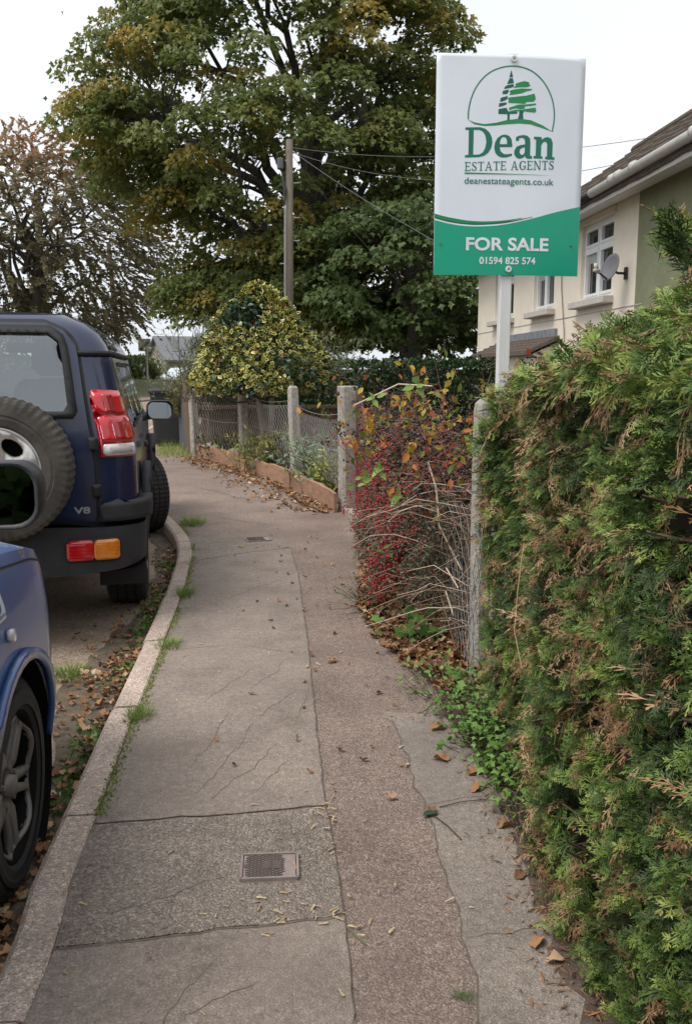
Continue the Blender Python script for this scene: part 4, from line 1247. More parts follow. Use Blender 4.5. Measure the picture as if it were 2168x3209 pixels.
# tail lamp
for sg in (1, -1):
    tl = bpy.data.objects.new('tail_lamp', None); COL.objects.link(tl); tl.parent = suv
    fr = [(.705, 1.035), (.925, 1.035), (.955, 1.07), (.945, 1.33), (.905, 1.385), (.73, 1.392), (.712, 1.37)]
    panel('lamp_bezel', [(sg * q, z) for q, z in fr], at(sh, .004), m_reddark, tl, step=.04, thick=.008)
    def lens(q0, q1, z0, z1, mat, off=.0105, r=.018): panel('lens', [(sg * q, z) for q, z in rrect(q0, q1, z0, z1, r, 4)], at(sh, off), mat, tl, step=.035, thick=.006)
    lens(.722, .912, 1.262, 1.382, m_redlens, r=.03); lens(.722, .94, 1.118, 1.252, m_redlens); lens(.724, .935, 1.045, 1.106, m_clear)
    lens(.775, .83, 1.27, 1.372, m_reddark, .0142, .01); lens(.79, .87, 1.125, 1.245, m_reddark, .0142, .01); lens(.76, .89, 1.056, 1.094, m_inside if False else m_sill, .0142, .008)
# rear bumper
bs = Shell(.925, .24, .3, -1.03, 3.5, [(.3, .86), (.40, .90), (.46, .922), (.66, .925), (.70, .91)], crown=.05)
so = bs.sy(-.52)
bo = [(0, .43), (.5, .42), (.8, .44), (so - .1, .50), (so, .56), (so, .66), (.72, .675), (0, .70)]
rb = panel('rear_bumper', bo[1:-1] + [(0, .70)] + [(-q, z) for q, z in bo[1:-1][::-1]] + [(0, .43)], at(bs, 0), m_trim, suv, step=.05)
qs = np.linspace(-so, so, 60); mb = MB()
ztop = lambda q: .70 if abs(q) < .55 else .70 - .035 * min(1, (abs(q) - .55) / .2)
A_ = [bs(q, ztop(q)) for q in qs]; B2 = [(a[0] * .93, a[1] + .16 if abs(q) < .75 else a[1] + .05, a[2] + .012) for a, q in zip(A_, qs)]
mb.add(A_ + B2, [(i, i + 1, 61 + i, 60 + i) for i in range(59)]); mb.build('bumper_step', m_black, rb)
mb = MB(); A2 = [bs(q, .43 + (.07 if abs(q) > 1.1 else 0)) for q in qs]
mb.add(A2 + [(a[0] * .9, a[1] + .25, a[2] + .03) for a in A2], [(60 + i, 61 + i, i + 1, i) for i in range(59)]); mb.build('bumper_underside', m_black, rb)
for sg in (1, -1):
    panel('bumper_corner', [(sg * q, z) for q, z in ((.70, .70), (1.16, .70), (1.17, .74), (1.10, .80), (.72, .795), (.69, .78))], at(sh, .042), m_trim, suv, step=.05, thick=.07)
    bl = bpy.data.objects.new('bumper_lamp', None); COL.objects.link(bl); bl.parent = rb
    panel('lamp_bezel', [(sg * q, z) for q, z in rrect(.515, .80, .495, .62, .03, 4)], at(bs, .004), m_seal, bl, step=.05, thick=.008)
    panel('lens', [(sg * q, z) for q, z in rrect(.524, .66, .504, .611, .02, 4)], at(bs, .010), m_redlens, bl, step=.05, thick=.012)
    panel('lens', [(sg * q, z) for q, z in rrect(.662, .79, .504, .611, .02, 4)], at(bs, .010), m_amber, bl, step=.05, thick=.012)
    for k in range(5):
        for q0, mt in ((.535, m_reddark), (.67, m_amber)):
            ribbon('lens_rib', bs, [(sg * q0, .518 + k * .019), (sg * (q0 + .115), .518 + k * .019)], .005, .0175, mt, bl)
    MB().box((sg * .775, -.47, .36), (.275, .014, .27), bev=.004).build('mudflap', m_trim, suv)
# wheels
wheel(suv, (.78, 0, WZ), .37, .25, .21, 1, 'five', m_rubber, m_silver)
wheel(suv, (-.78, 0, WZ), .37, .25, .21, -1, 'five', m_rubber, m_silver)
wheel(suv, (.81, 2.54, WZ), .37, .25, .21, 1, 'five', m_rubber, m_silver, R(27))
wheel(suv, (-.78, 2.54, WZ), .37, .25, .21, -1, 'five', m_rubber, m_silver, R(17))
spare = wheel(suv, (.225, -1.135, 1.005), .365, .235, .215, 1, 'five', m_dustyrubber, m_silver, 0, 'y'); spare.name = 'spare_wheel'
mirror_unit(suv, (1.01, 1.64, 1.17), .215, .155, 1, R(-9), R(9), m_blackpl)
mirror_unit(suv, (-.985, 1.62, 1.17), .215, .155, -1, R(-9), R(-9), m_blackpl)
for x in (-.4, .4): seat(suv, x, 1.05, .62); seat(suv, x, .2, .62)
MB().box((0, 1.72, 1.0), (1.45, .4, .22), bev=.06).build('dashboard', m_inside, suv)
MB().box((.02, 1.33, 1.66), (.25, .03, .075), bev=.012).build('rear_view_mirror', m_inside, suv)
MB().box((0, -.5, .98), (1.3, .7, .03)).build('parcel_shelf', m_inside, suv)
MB().box((0, .58, .66), (1.6, 2.7, .04)).build('cabin_floor', m_inside, suv)
# raised maker's name round the spare tyre
# hinges and badge
for z in (.86, 1.11): o = panel('door_hinge', rr4(.655, .705, z - .035, z + .035, .01), at(sh, .026), m_seal, suv, step=.03, thick=.02)

def text2d(s, bold=0.0):
    cu = bpy.data.curves.new('t', 'FONT'); cu.body = s; cu.size = 1; cu.offset = bold; cu.resolution_u = 4; cu.fill_mode = 'FRONT'
    o = bpy.data.objects.new('t', cu); COL.objects.link(o)
    bpy.context.view_layer.update()
    dg = bpy.context.evaluated_depsgraph_get()
    me = bpy.data.meshes.new_from_object(o.evaluated_get(dg))
    V = np.array([v.co[:2] for v in me.vertices]); F = [tuple(p.vertices) for p in me.polygons]
    bpy.data.objects.remove(o); bpy.data.curves.remove(cu); bpy.data.meshes.remove(me)
    return V, F
def lettering(name, s, f, x0, x1, z0, z1, mat, parent, bold=0.0):
    """text stretched into the box, each corner mapped by f"""
    V, F = text2d(s, bold); lo, hi = V.min(0), V.max(0); q = (V - lo) / (hi - lo)
    me = bpy.data.meshes.new(name)
    me.from_pydata([tuple(f(x0 + (x1 - x0) * a, z0 + (z1 - z0) * b_)) for a, b_ in q], [], F); me.update()
    return link(name, me, mat, parent)
lettering('tyre_name', 'MICHELIN', lambda u, r: (.235 * .5 + .004, r * math.sin(u), r * math.cos(u)), -1.35, -.45, .275, .312, m_rubber, spare, .02)
lettering('badge', 'V8', at(sh, .019), .555, .64, .738, .775, m_chrome, door, .03)

# ---- hatchbacks (the near blue one, and a white one far down the road)
def hatchback(name, label, loc, rz, pm, simple=False):
    root = thing(name, label, 'car', loc, rz)
    s = Shell(.865, .3, .55, -3.3, .86,
              [(.2, .80), (.3, .835), (.42, .855), (.58, .868), (.74, .866), (.86, .852), (.95, .828), (1.0, .80), (1.04, .775), (1.08, .765), (1.26, .72), (1.5, .63), (1.58, .56), (1.61, .47)],
              rear=[(0, 0), (.9, 0), (1.05, .05), (1.55, .42), (1.61, .5)], crown=.08, fcrown=.1, front=[(0, .02), (.3, 0), (.6, 0), (.85, .08), (1.1, .3)])
    Y = s.sy; wr = .315
    def arc(cy, r, z0, n=14):
        a0 = math.asin((z0 - wr) / r)
        return [(Y(cy) + r * math.cos(a), wr + r * math.sin(a)) for a in np.linspace(math.pi - a0, a0, n)]
    half = [(0, .3), (Y(-2.95), .24)] + arc(-2.53, .365, .22) + [(Y(-2.1), .22), (Y(-.42), .22)] + arc(0, .365, .22) + [(s.d, .2), (s.e - .01, .2)]
    top = [(s.e - .01, .78), (s.d - .1, .83), (Y(.55), .90), (Y(.3), .955), (Y(-.1), 1.0), (Y(-.62), 1.05)]
    lower = half + top + [(Y(-2.0), 1.06), (s.b, 1.07), (0, 1.07)]
    if simple: st = .16
    else: st = .05
    panel('body', lower[1:] + [(-q, z) for q, z in lower[1:-1][::-1]] + [(0, .3)], at(s, 0), pm, root, step=st)
    A0, A1 = (Y(-.66), 1.06), (Y(-1.35), 1.55)
    gh = [A0, A1, (Y(-1.5), 1.61)]
    gl = [(Y(-.95), 1.09), (Y(-1.75), 1.09), (Y(-1.75), 1.49), (Y(-1.42), 1.49)]; gr = [(Y(-1.85), 1.09), (Y(-2.75), 1.1), (Y(-2.65), 1.47), (Y(-1.85), 1.49)]
    bw = rrect(-.5, .5, 1.12, 1.49, .06, 4)
    hs = [bw, gl, gr] + [[(-q, z) for q, z in w] for w in (gl, gr)]
    pts = [(0, 1.07)] + [(s.b, 1.07), (Y(-2.0), 1.06)] + gh
    panel('cabin', pts[1:] + [(-q, z) for q, z in pts[1:][::-1]] + [(0, 1.07)], at(s, 0), pm, root, hs, st * 1.3)
    for w in hs: panel('window', w, at(s, -.006), m_darkglass, root, step=.15)
    plan = [s(q, 1.61)[:2] for q in np.linspace(-Y(-1.5), Y(-1.5), 60)]
    panel('roof', plan, lambda x, y: (x, y, 1.61 + .025 * (1 - (x / .5) ** 2)), pm, root, step=.2)
    MB().add([(*s(-A0[0], 1.05)[:2], 1.055), (*s(A0[0], 1.05)[:2], 1.055), (s(A1[0], 1.55)[0], s(A1[0], 1.55)[1] - .05, 1.605), (-s(A1[0], 1.55)[0], s(A1[0], 1.55)[1] - .05, 1.605)], [(0, 1, 2, 3)]).build('windscreen', m_carglass if not simple else m_darkglass, root)
    tq = list(zip(*[(q, z) for q, z in top]))
    zt = lambda q: float(np.interp(-q, [-v for v in tq[0]], tq[1]))
    ed = [s(q, zt(q)) for q in np.linspace(Y(-.62), s.e - .01, 40)]
    yy = [e[1] for e in ed]; zz = [e[2] for e in ed]; xx = [e[0] for e in ed]
    hp = [e[:2] for e in ed] + [(-e[0], e[1]) for e in ed[::-1]]
    def bz(x, y):
        z0 = float(np.interp(y, yy, zz)); xe = max(.1, float(np.interp(y, yy, xx)))
        k = max(0, 1 - (abs(x) / xe) ** 3.2)
        return (x, y, z0 + .075 * k * (1 if y < .7 else max(0, (.96 - y) / .26)))
    bo_ = panel('bonnet', hp, bz, pm, root, step=.07 if not simple else .2)
    for sg in (1, -1):
        panel('headlight', [(sg * q, z) for q, z in ((s.c + .34, .72), (s.d + .06, .62), (s.d + .12, .70), (s.c + .5, .78), (s.c + .26, .79))], at(s, .003), m_clear, root, step=.08)
        panel('arch_lip', [(sg * (Y(0) + .395 * math.cos(a)), max(.22, wr + .395 * math.sin(a))) for a in np.linspace(math.pi, 0, 20)] + [(sg * (Y(0) + .362 * math.cos(a)), max(.22, wr + .362 * math.sin(a))) for a in np.linspace(0, math.pi, 20)], at(s, .012), pm, root, step=.04, thick=.02)
        mb = MB(); mb.lathe([(sg * .60, .37), (sg * .855, .372)], 30, 'x', (0, 0, wr)); mb.lathe([(sg * .60, .0), (sg * .60, .37)], 30, 'x', (0, 0, wr)); mb.build('wheel_arch_liner', m_black, root)
    if not simple:
        dg = [(Y(-.60), .25), (Y(-.52), .42), (Y(-.5), .62), (Y(-.55), .95), (Y(-.66), 1.06)]
        for sg in (1, -1):
            ribbon('door_gap', s, [(sg * q, z) for q, z in dg], .008, .002, m_seal, root)
            ribbon('bumper_gap', s, [(sg * q, z) for q, z in ((Y(.33), .46), (Y(.42), .62), (Y(.5), .76), (s.c + .14, .83))], .006, .002, m_seal, root)
            ribbon('bonnet_gap', s, [(sg * q, z - .035) for q, z in top[2:][::-1]] , .007, .002, m_seal, root)
            panel('side_repeater', rrect(*sorted((sg * (Y(-.065) - .02), sg * (Y(-.065) + .02))), .765, .80, .015, 4), at(s, .010), m_clear, root, step=.02, thick=.014)
        d = panel('sticker', rrect(Y(-.135), Y(-.055), .83, .91, .005, 2), at(s, .0025), m_decal, root, step=.03)
        panel('sticker_mark', [(Y(-.105) + .022 * math.cos(a), .877 + .024 * math.sin(a)) for a in np.linspace(0, 2 * math.pi, 18, endpoint=False)], at(s, .0035), m_decalb, d, [[(Y(-.105) + .013 * math.cos(a), .877 + .015 * math.sin(a)) for a in np.linspace(0, 2 * math.pi, 14, endpoint=False)]], .02)
        for q in np.linspace(-.036, .028, 7): ribbon('sticker_mark', s, [(Y(-.095) + q, .838), (Y(-.095) + q + .004, .848)], .004, .0035, m_decalb, d)
        mirror_unit(root, (.965, -.49, 1.225), .21, .15, 1, R(-5.5), R(9.5), m_blackpl, m_darkmirror)
        mirror_unit(root, (-.965, -.49, 1.225), .21, .15, -1, R(-5.5), R(-9.5), m_blackpl, m_darkmirror)
        for x in (-.36, .36): seat(root, x, -1.5, .4); seat(root, x, -2.4, .4)
        MB().box((0, -.95, .9), (1.4, .4, .16), bev=.05).build('dashboard', m_inside, root)
    MB().box((0, -1.25, .3), (1.15, 4.0, .12)).build('underbody', m_black, root)
    for sg in (1, -1):
        for cy in (0, -2.53): wheel(root, (sg * .755, cy, wr), .315, .2, .215, sg, 'twin', m_rubber, m_grim)
    MB().box((0, .985, .5), (.8, .02, .14)).build('grille', m_seal, root)
    if simple: MB().box((0, 1.0, .42), (.52, .012, .11)).build('number_plate', m_decal, root)
    return root
HB = R(5.4)
hatchback('hatchback', 'mid blue hatchback parked beside the kerb, only its front wing, wheel and mirror in view', (-.934 - .855 * math.cos(HB), 2.41 - .855 * math.sin(HB), -.10), HB, m_blue)
hatchback('hatchback', 'distant white car parked in front of the slate bungalow', (-11.7, 58, -.1), R(150), m_white, True)
# ------------------------------------------------------------------ for-sale board
m_bwhite = M('board_white', (.72, .755, .81), .35, (.67, .705, .765), 3.5, col3=(.56, .59, .64), scale3=2.2, lo3=.58, hi3=.95)
m_bgreen = M('board_green', (.0, .33, .195), .35, (.0, .3, .178), 3)
m_tgreen = M('print_green', (.0, .155, .095), .4); m_lgreen = M('print_leaf_green', (.01, .24, .07), .4); m_dgreen = M('print_dark_green', (.0, .105, .075), .4); m_agreen = M('print_arc_green', (.03, .2, .1), .4)
m_pwhite = M('print_white', (.8, .82, .85), .4)
m_postw = M('painted_post', (.62, .61, .6), .6, (.68, .67, .66), 10, stretch=(3, 3, .6), col3=(.3, .27, .23), scale3=16, lo3=.62, hi3=.8)
m_washer = M('plastic_washer', (.66, .67, .68), .4); m_screw = M('screw_steel', (.2, .19, .18), .4, metal=.6)
sign = thing('for_sale_sign', 'white and green for-sale board on a white post rising from the hedge end', 'sign', (.652, 3.72, 0), R(4))
BW, BH, BZ0 = .30, .838, 1.777
def bmap(x, z, off=0.0):
    y = (.28 * max(0, x + .02) ** 2) + .02 * max(0, -x - .1) ** 2
    return (x, y - .003 - off, BZ0 + z)
bd = bpy.data.objects.new('board', None); COL.objects.link(bd); bd.parent = sign
pb = panel('board_sheet', [(-BW, 0), (BW, 0), (BW, BH), (-BW, BH)], lambda x, z: bmap(x, z, -.004), m_bwhite, bd, step=.05, thick=.006)
MB().box((0, .032, (BZ0 + BH) / 2 - .0 + .004), (.047, .047, BZ0 + BH + .01), bev=.003).build('post', m_postw, sign)
def f6(X, Y): return ((X - 755) / 3100, BH - (Y - .036 * (X - 755) - 17) / 3170)
def f3(X, Y): return ((X - 765) / 2067, BH - (Y - .02 * (X - 765) - 92) / 2114)
lay = [-0.0006]
def pr(name, poly, mat, f=f6, holes=(), step=.03):
    lay[0] += .000012; o_ = lay[0]
    return panel(name, [f(*p) for p in poly], lambda x, z: bmap(x, z, o_), mat, bd, [[f(*p) for p in h] for h in holes], step, False)
def pline(name, pts, w, mat, f=f6):
    L = smoothline(pts, 5); t = unit(np.gradient(L, axis=0)); n = np.stack([-t[:, 1], t[:, 0]], 1)
    w = np.interp(np.linspace(0, 1, len(L)), np.linspace(0, 1, len(w)), w)[:, None] if hasattr(w, '__len__') else w
    P = [tuple(p) for p in L + n * w / 2] + [tuple(p) for p in (L - n * w / 2)[::-1]]
    return pr(name, P, mat, f)
# green foot of the board
gc = [(-BW, f3(150, 1398)[1])] + [f3(*p) for p in ((250, 1427), (380, 1449), (520, 1456), (700, 1446), (850, 1421), (1000, 1386), (1150, 1346))] + [(BW, f3(1370, 1292)[1])]
gcs = [tuple(p) for p in smoothline(gc, 5)]
idf = lambda x, z: (x, z)
pr('green_panel', gcs + [(BW, .0), (-BW, 0)], m_bgreen, idf, step=.06)
gs = np.array(gcs)
def swoosh(up, w, mat, i0=0, i1=None):
    s_ = gs[i0:i1]; k = len(s_); t = np.linspace(0, 1, k); ww = w * np.sin(np.pi * (.12 + .88 * t)) if False else np.interp(t, [0, .3, 1], [w, w, w * .15])
    a = s_ + np.stack([np.zeros(k), up + ww], 1); b_ = s_ + np.stack([np.zeros(k), up * np.ones(k)], 1)
    pr('swoosh', [tuple(p) for p in a] + [tuple(p) for p in b_[::-1]], mat, idf)
swoosh(.004, .012, m_dgreen, 0, 30); swoosh(.010, .013, m_lgreen, 0, 27); swoosh(-.001, .0055, m_pwhite)
pline('logo_arc', [(222, 768), (225, 660), (255, 520), (320, 380), (430, 255), (570, 180), (745, 152), (920, 180), (1060, 255), (1180, 380), (1260, 530), (1295, 680), (1297, 800), (1278, 928)], 17, m_agreen)
pr('logo_hill', [(215, 770), (300, 805), (420, 828), (560, 815), (700, 785), (860, 770), (1000, 790), (1150, 850), (1280, 925), (1150, 885), (1000, 840), (860, 828), (700, 835), (560, 848), (420, 850), (300, 828)], m_lgreen)
for P in ([(738, 195), (758, 262), (762, 280), (715, 283), (725, 250)], [(718, 295), (755, 288), (768, 318), (772, 352), (690, 362), (705, 325)], [(700, 372), (772, 362), (775, 395), (740, 405), (655, 420), (665, 390)], [(640, 440), (710, 425), (712, 455), (690, 480), (637, 478)],
          [(620, 520), (700, 500), (700, 540), (650, 560), (612, 570), (610, 545)], [(598, 585), (690, 575), (690, 600), (640, 620), (595, 628)], [(592, 655), (640, 645), (690, 640), (720, 690), (830, 690), (825, 712), (700, 716), (592, 712)], [(705, 716), (733, 716), (733, 785), (705, 785)]):
    pr('logo_conifer', P, m_dgreen)
for P in ([(790, 360), (850, 340), (910, 328), (970, 345), (965, 360), (985, 385), (930, 400), (850, 402), (770, 405), (800, 378)], [(720, 440), (780, 425), (870, 415), (1010, 420), (985, 440), (940, 445), (880, 470), (820, 480), (720, 490), (735, 465)],
          [(705, 520), (860, 505), (930, 500), (1035, 475), (1045, 500), (1055, 540), (1030, 570), (940, 575), (920, 596), (845, 590), (710, 582), (715, 550)], [(720, 640), (840, 603), (920, 603), (1060, 590), (1060, 610), (1000, 620), (920, 625), (920, 650), (870, 660), (800, 648), (725, 668)],
          [(720, 682), (800, 664), (880, 666), (960, 652), (1055, 640), (1066, 680), (1050, 700), (960, 692), (880, 676), (830, 684), (790, 692), (740, 697)]):
    pr('logo_tree', P, m_lgreen)
pr('logo_trunk', [(850, 676), (912, 676), (898, 720), (905, 772), (835, 772), (850, 730)], m_dgreen)
pr('letter', [(190, 862), (370, 864), (440, 885), (490, 930), (520, 990), (527, 1050), (515, 1110), (480, 1170), (430, 1205), (360, 1221), (190, 1222), (190, 1193), (232, 1190), (232, 895), (190, 892)], m_tgreen, f6, [[(292, 895), (365, 897), (410, 920), (438, 965), (452, 1040), (440, 1110), (415, 1160), (370, 1188), (292, 1190)]])
pr('letter', [(775, 1107), (775, 1075), (765, 1015), (735, 975), (690, 957), (640, 962), (590, 995), (560, 1050), (552, 1110), (565, 1170), (600, 1210), (650, 1232), (710, 1230), (775, 1212), (775, 1185), (720, 1193), (675, 1190), (635, 1160), (618, 1107)], m_tgreen, f6, [[(620, 1070), (625, 1020), (645, 990), (668, 985), (695, 995), (708, 1030), (710, 1072)]])
pr('letter', [(820, 1035), (820, 990), (860, 972), (915, 965), (965, 975), (998, 1010), (1003, 1070), (1003, 1190), (1010, 1215), (1030, 1222), (1030, 1250), (985, 1252), (950, 1240), (940, 1215), (915, 1240), (870, 1250), (830, 1235), (803, 1195), (803, 1150), (830, 1105), (880, 1085), (935, 1078), (935, 1040), (925, 1010), (895, 998), (862, 1003), (855, 1035)], m_tgreen, f6, [[(935, 1112), (900, 1118), (872, 1140), (870, 1175), (890, 1203), (918, 1200), (935, 1175)]])
pr('letter', [(1047, 985), (1140, 990), (1150, 1022), (1185, 998), (1225, 990), (1270, 1010), (1290, 1060), (1290, 1230), (1320, 1235), (1320, 1265), (1200, 1257), (1200, 1227), (1220, 1225), (1220, 1080), (1210, 1055), (1185, 1045), (1160, 1060), (1143, 1090), (1143, 1220), (1165, 1224), (1165, 1252), (1047, 1246), (1047, 1217), (1075, 1215), (1075, 1020), (1047, 1015)], m_tgreen)
# small capitals with serifs
def caps(word, X0, X1, Y0, Y1, mat):
    adv = {'E': .78, 'S': .72, 'T': .82, 'A': .98, 'G': .92, 'N': 1.0, ' ': .42}
    tot = sum(adv[c] for c in word); x = X0; sc = (X1 - X0) / tot; H_ = Y1 - Y0
    th, tn, sf = .15, .085, .07
    for c in word:
        w = adv[c] * sc * .9
        P = lambda a, b_: (x + a * w, Y1 - b_ * H_)
        def bx(a0, b0, a1, b1): pr('letter', [P(a0, b0), P(a1, b0), P(a1, b1), P(a0, b1)], mat)
        def pl(pts, wd): pline('letter', [P(*p) for p in pts], [v * H_ for v in wd], mat)
        if c == 'E':
            bx(.14, 0, .32, 1); bx(0, 0, .95, tn); bx(0, 1 - tn, .92, 1); bx(.3, .47, .72, .47 + tn); bx(.86, 0, .95, .24); bx(.84, .78, .92, 1); bx(.66, .38, .72, .64)
        elif c == 'T':
            bx(.41, 0, .6, 1); bx(.02, 1 - tn, .98, 1); bx(.25, 0, .76, sf); bx(.02, .76, .1, 1); bx(.9, .76, .98, 1)
        elif c == 'N':
            bx(.13, 0, .22, 1); bx(.8, 0, .89, 1); pr('letter', [P(.1, 1), P(.27, 1), P(.89, 0), P(.74, 0)], mat); bx(0, 0, .36, sf); bx(.66, 1 - sf, 1, 1); bx(0, 1 - sf, .2, 1)
        elif c == 'A':
            pr('letter', [P(.46, 1), P(.57, 1), P(.92, 0), P(.74, 0)], mat); pr('letter', [P(.44, 1), P(.52, .95), P(.2, 0), P(.11, 0)], mat); bx(.27, .3, .74, .3 + tn); bx(0, 0, .32, sf); bx(.62, 0, 1.02, sf)
        elif c == 'S': pl([(.84, .8), (.68, .94), (.42, .95), (.2, .8), (.27, .62), (.55, .49), (.8, .33), (.76, .13), (.5, .05), (.26, .09), (.1, .25)], [.08, .08, .08, .12, .15, .17, .15, .12, .08, .08, .08]); bx(.8, .72, .87, .97); bx(.08, .03, .15, .3)
        elif c == 'G': pl([(.86, .78), (.7, .93), (.48, .96), (.24, .84), (.13, .5), (.24, .16), (.5, .04), (.72, .08), (.84, .2)], [.08, .08, .08, .14, .19, .14, .08, .08, .08]); bx(.74, .06, .9, .42); bx(.56, .39, 1.0, .39 + sf); bx(.83, .7, .9, .98)
        x += adv[c] * sc
caps('ESTATE AGENTS', 190, 1325, 1276, 1384, m_tgreen)
pr('rule', [(190, 1420), (1320, 1442), (1320, 1461), (190, 1401 + 36)], m_lgreen, lambda X, Y: ((X - 755) / 3100, BH - (1428 + (9 if Y > 1430 else -9) - 17) / 3170), ())
o_ = lay[0] + .00008
zz_ = lambda Y: BH - (Y - 17) / 3170
lettering('web_address', 'deanestateagents.co.uk', lambda x, z: bmap(x, z, o_), (190 - 755) / 3100, (1318 - 755) / 3100, zz_(1582), zz_(1478), m_tgreen, bd, .006)
z3 = lambda Y: BH - (Y - 92) / 2114
lettering('for_sale_text', 'FOR SALE', lambda x, z: bmap(x, z, o_), (412 - 765) / 2067, (1115 - 765) / 2067, z3(1662), z3(1552), m_pwhite, bd, .028)
lettering('phone_number', '01594 825 574', lambda x, z: bmap(x, z, o_), (527 - 765) / 2067, (1005 - 765) / 2067, z3(1774), z3(1713), m_pwhite, bd, .022)
for X, Y in ((773, 128), (775, 1815)):
    x, z = f3(X, Y); y = bmap(x, z)[1]
    w = MB().lathe([(y - .004, .0135), (y - .008, .0115), (y - .008, .006), (y - .005, 0)], 20, 'y', (x, 0, BZ0 + z)).build('washer', m_washer, bd)
    MB().lathe([(y - .0065, .0045), (y - .0085, .003), (y - .0085, 0)], 8, 'y', (x, 0, BZ0 + z)).build('screw', m_screw, bd)
for X, Y in ((200, 1598), (1317, 1620)):
    x, z = f3(X, Y); y = bmap(x, z)[1]
    MB().lathe([(y - .002, .004), (y - .006, .003), (y - .006, 0)], 8, 'y', (x, 0, BZ0 + z)).build('bolt', m_screw, bd)
# ------------------------------------------------------------------ trees
m_bark = M('bark', (.05, .042, .035), .95, (.085, .072, .06), 3, bump=1, bscale=12, stretch=(1, 1, .25))
m_twig = M('twig', (.11, .075, .05), .9, (.07, .05, .035), 20)
m_syc = foliage('sycamore_leaf', [(0, (.055, .09, .03)), (.3, (.11, .155, .045)), (.55, (.19, .21, .058)), (.72, (.33, .255, .06)), (.88, (.48, .31, .06)), (1, (.4, .2, .05))], trans=.42)
m_beech = foliage('beech_leaf', [(0, (.14, .14, .08)), (.4, (.22, .195, .11)), (.65, (.32, .21, .12)), (.85, (.4, .2, .11)), (1, (.5, .24, .11))], trans=.42)
m_hollyl = foliage('holly_leaf', [(0, (.012, .036, .016)), (.6, (.03, .07, .03)), (.78, (.04, .085, .025)), (.8, (.5, .42, .06)), (1, (.62, .55, .1))], rough=.3, trans=.05, rim=(.62, .56, .14), spec=.5)
m_willow = foliage('willowy_leaf', [(0, (.1, .13, .06)), (.5, (.19, .23, .12)), (1, (.34, .36, .2))], trans=.2)
m_yew = foliage('hedge_leaf', [(0, (.012, .03, .01)), (.5, (.03, .065, .018)), (1, (.06, .1, .025))], trans=.15)

def limb(a, b_, bow, n=7):
    a, b_ = np.array(a, float), np.array(b_, float); t = np.linspace(0, 1, n)[:, None]
    p = a + (b_ - a) * t
    p[:, 2] += bow * np.sin(math.pi * t[:, 0])
    p += rng.normal(size=p.shape) * .04 * np.linalg.norm(b_ - a) * np.sin(math.pi * t)
    return p

def clump_tree(name, label, base, trunk, env, nclump, leaves, leaf, size, mat, tintf, group=None, clump_r=(.9, 1.5), forks=6, seed=1, front=.62, flat=.5, inner=.5):
    """trunk: list of points+radius; env(n)->points in the crown's volume; every clump sits on its own limb"""
    root = thing(name, label, 'tree', base, 0, group)
    mb = MB(); tp = np.array([p[:3] for p in trunk]); tr = [p[3] for p in trunk]
    mb.tube(tp, tr, 12); mb.build('trunk', m_bark, root, True)
    C = env(nclump)
    lim = MB(); fol = Fol()
    # main limbs first, then each clump joins its nearest limb
    mains = []
    idx = rng.choice(len(C), forks, replace=False)
    for i in idx:
        c = C[i]; z0 = np.clip(c[2] * .45, tp[1, 2] * .8, tp[-1, 2])
        s0 = np.array([np.interp(z0, tp[:, 2], tp[:, k]) for k in range(3)])
        p = limb(s0, s0 + (c - s0) * .86, .09 * np.linalg.norm(c - s0), 9); r0 = np.interp(z0, tp[:, 2], tr) * .55
        lim.tube(p, list(np.linspace(r0, r0 * .2, 9)), 7, False); mains.append((p, r0))
    allp = np.concatenate([m[0][1:] for m in mains] + [tp[1:]]); allr = np.concatenate([np.linspace(m[1], m[1] * .2, 9)[1:] for m in mains] + [np.array(tr[1:]) * .6])
    for c in C:
        d = np.linalg.norm(allp - c, axis=1) + np.maximum(0, allp[:, 2] - c[2]) * 1.2
        j = int(np.argmin(d)); s0 = allp[j]; L = np.linalg.norm(c - s0)
        if L > .3:
            p = limb(s0, c, .06 * L, 6); r0 = min(allr[j] * .6, .02 + .016 * L)
            lim.tube(p, list(np.linspace(r0, .012, 6)), 5, False)
            for q in range(2):
                e = c + rvec(1)[0] * np.array([1, 1, .4]) * rng.uniform(.5, 1.1)
                lim.tube(limb(p[3 + q], e, .05, 4), [.018, .014, .01, .006], 4, False)
    ctr = C.mean(0)
    for c in C:
        r = rng.uniform(*clump_r); n = int(leaves * (r / np.mean(clump_r)) ** 2)
        d = rvec(n); d[:, 2] = np.abs(d[:, 2]) * 1.1 - .45
        rad = r * rng.uniform(.45, 1.0, (n, 1)) ** .6
        out = unit((c - ctr)[None] * np.array([1, 1, .3]))[0]
        P = c + d * rad * np.array([1, 1, flat]) + out * .15
        P[:, 2] -= .1 * np.linalg.norm((P - c)[:, :2], axis=1) ** 1.5
        nr = unit(d * np.array([1, 1, .5]) + np.array([0, 0, .75]) + out * .4 + rng.normal(size=(n, 3)) * .5)
        ax = unit(d * np.array([1, 1, .2]) + np.array([0, 0, -.55]) + rng.normal(size=(n, 3)) * .45)
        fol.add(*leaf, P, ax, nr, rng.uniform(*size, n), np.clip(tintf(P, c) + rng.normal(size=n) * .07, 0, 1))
    n = int(leaves * len(C) * .02); i = rng.integers(0, len(C), n); P = C[i] + rng.normal(size=(n, 3)) * np.array([.7, .7, .6])
    fol.add(*leaf, P, rvec(n) + np.array([0, 0, -.5]), rvec(n) + np.array([0, 0, .6]), rng.uniform(*size, n), np.clip(tintf(P, ctr) + rng.normal(size=n) * .1, 0, 1))
    lim.build('limbs', m_bark, root)
    o = fol.build('crown', mat, root)
    return root

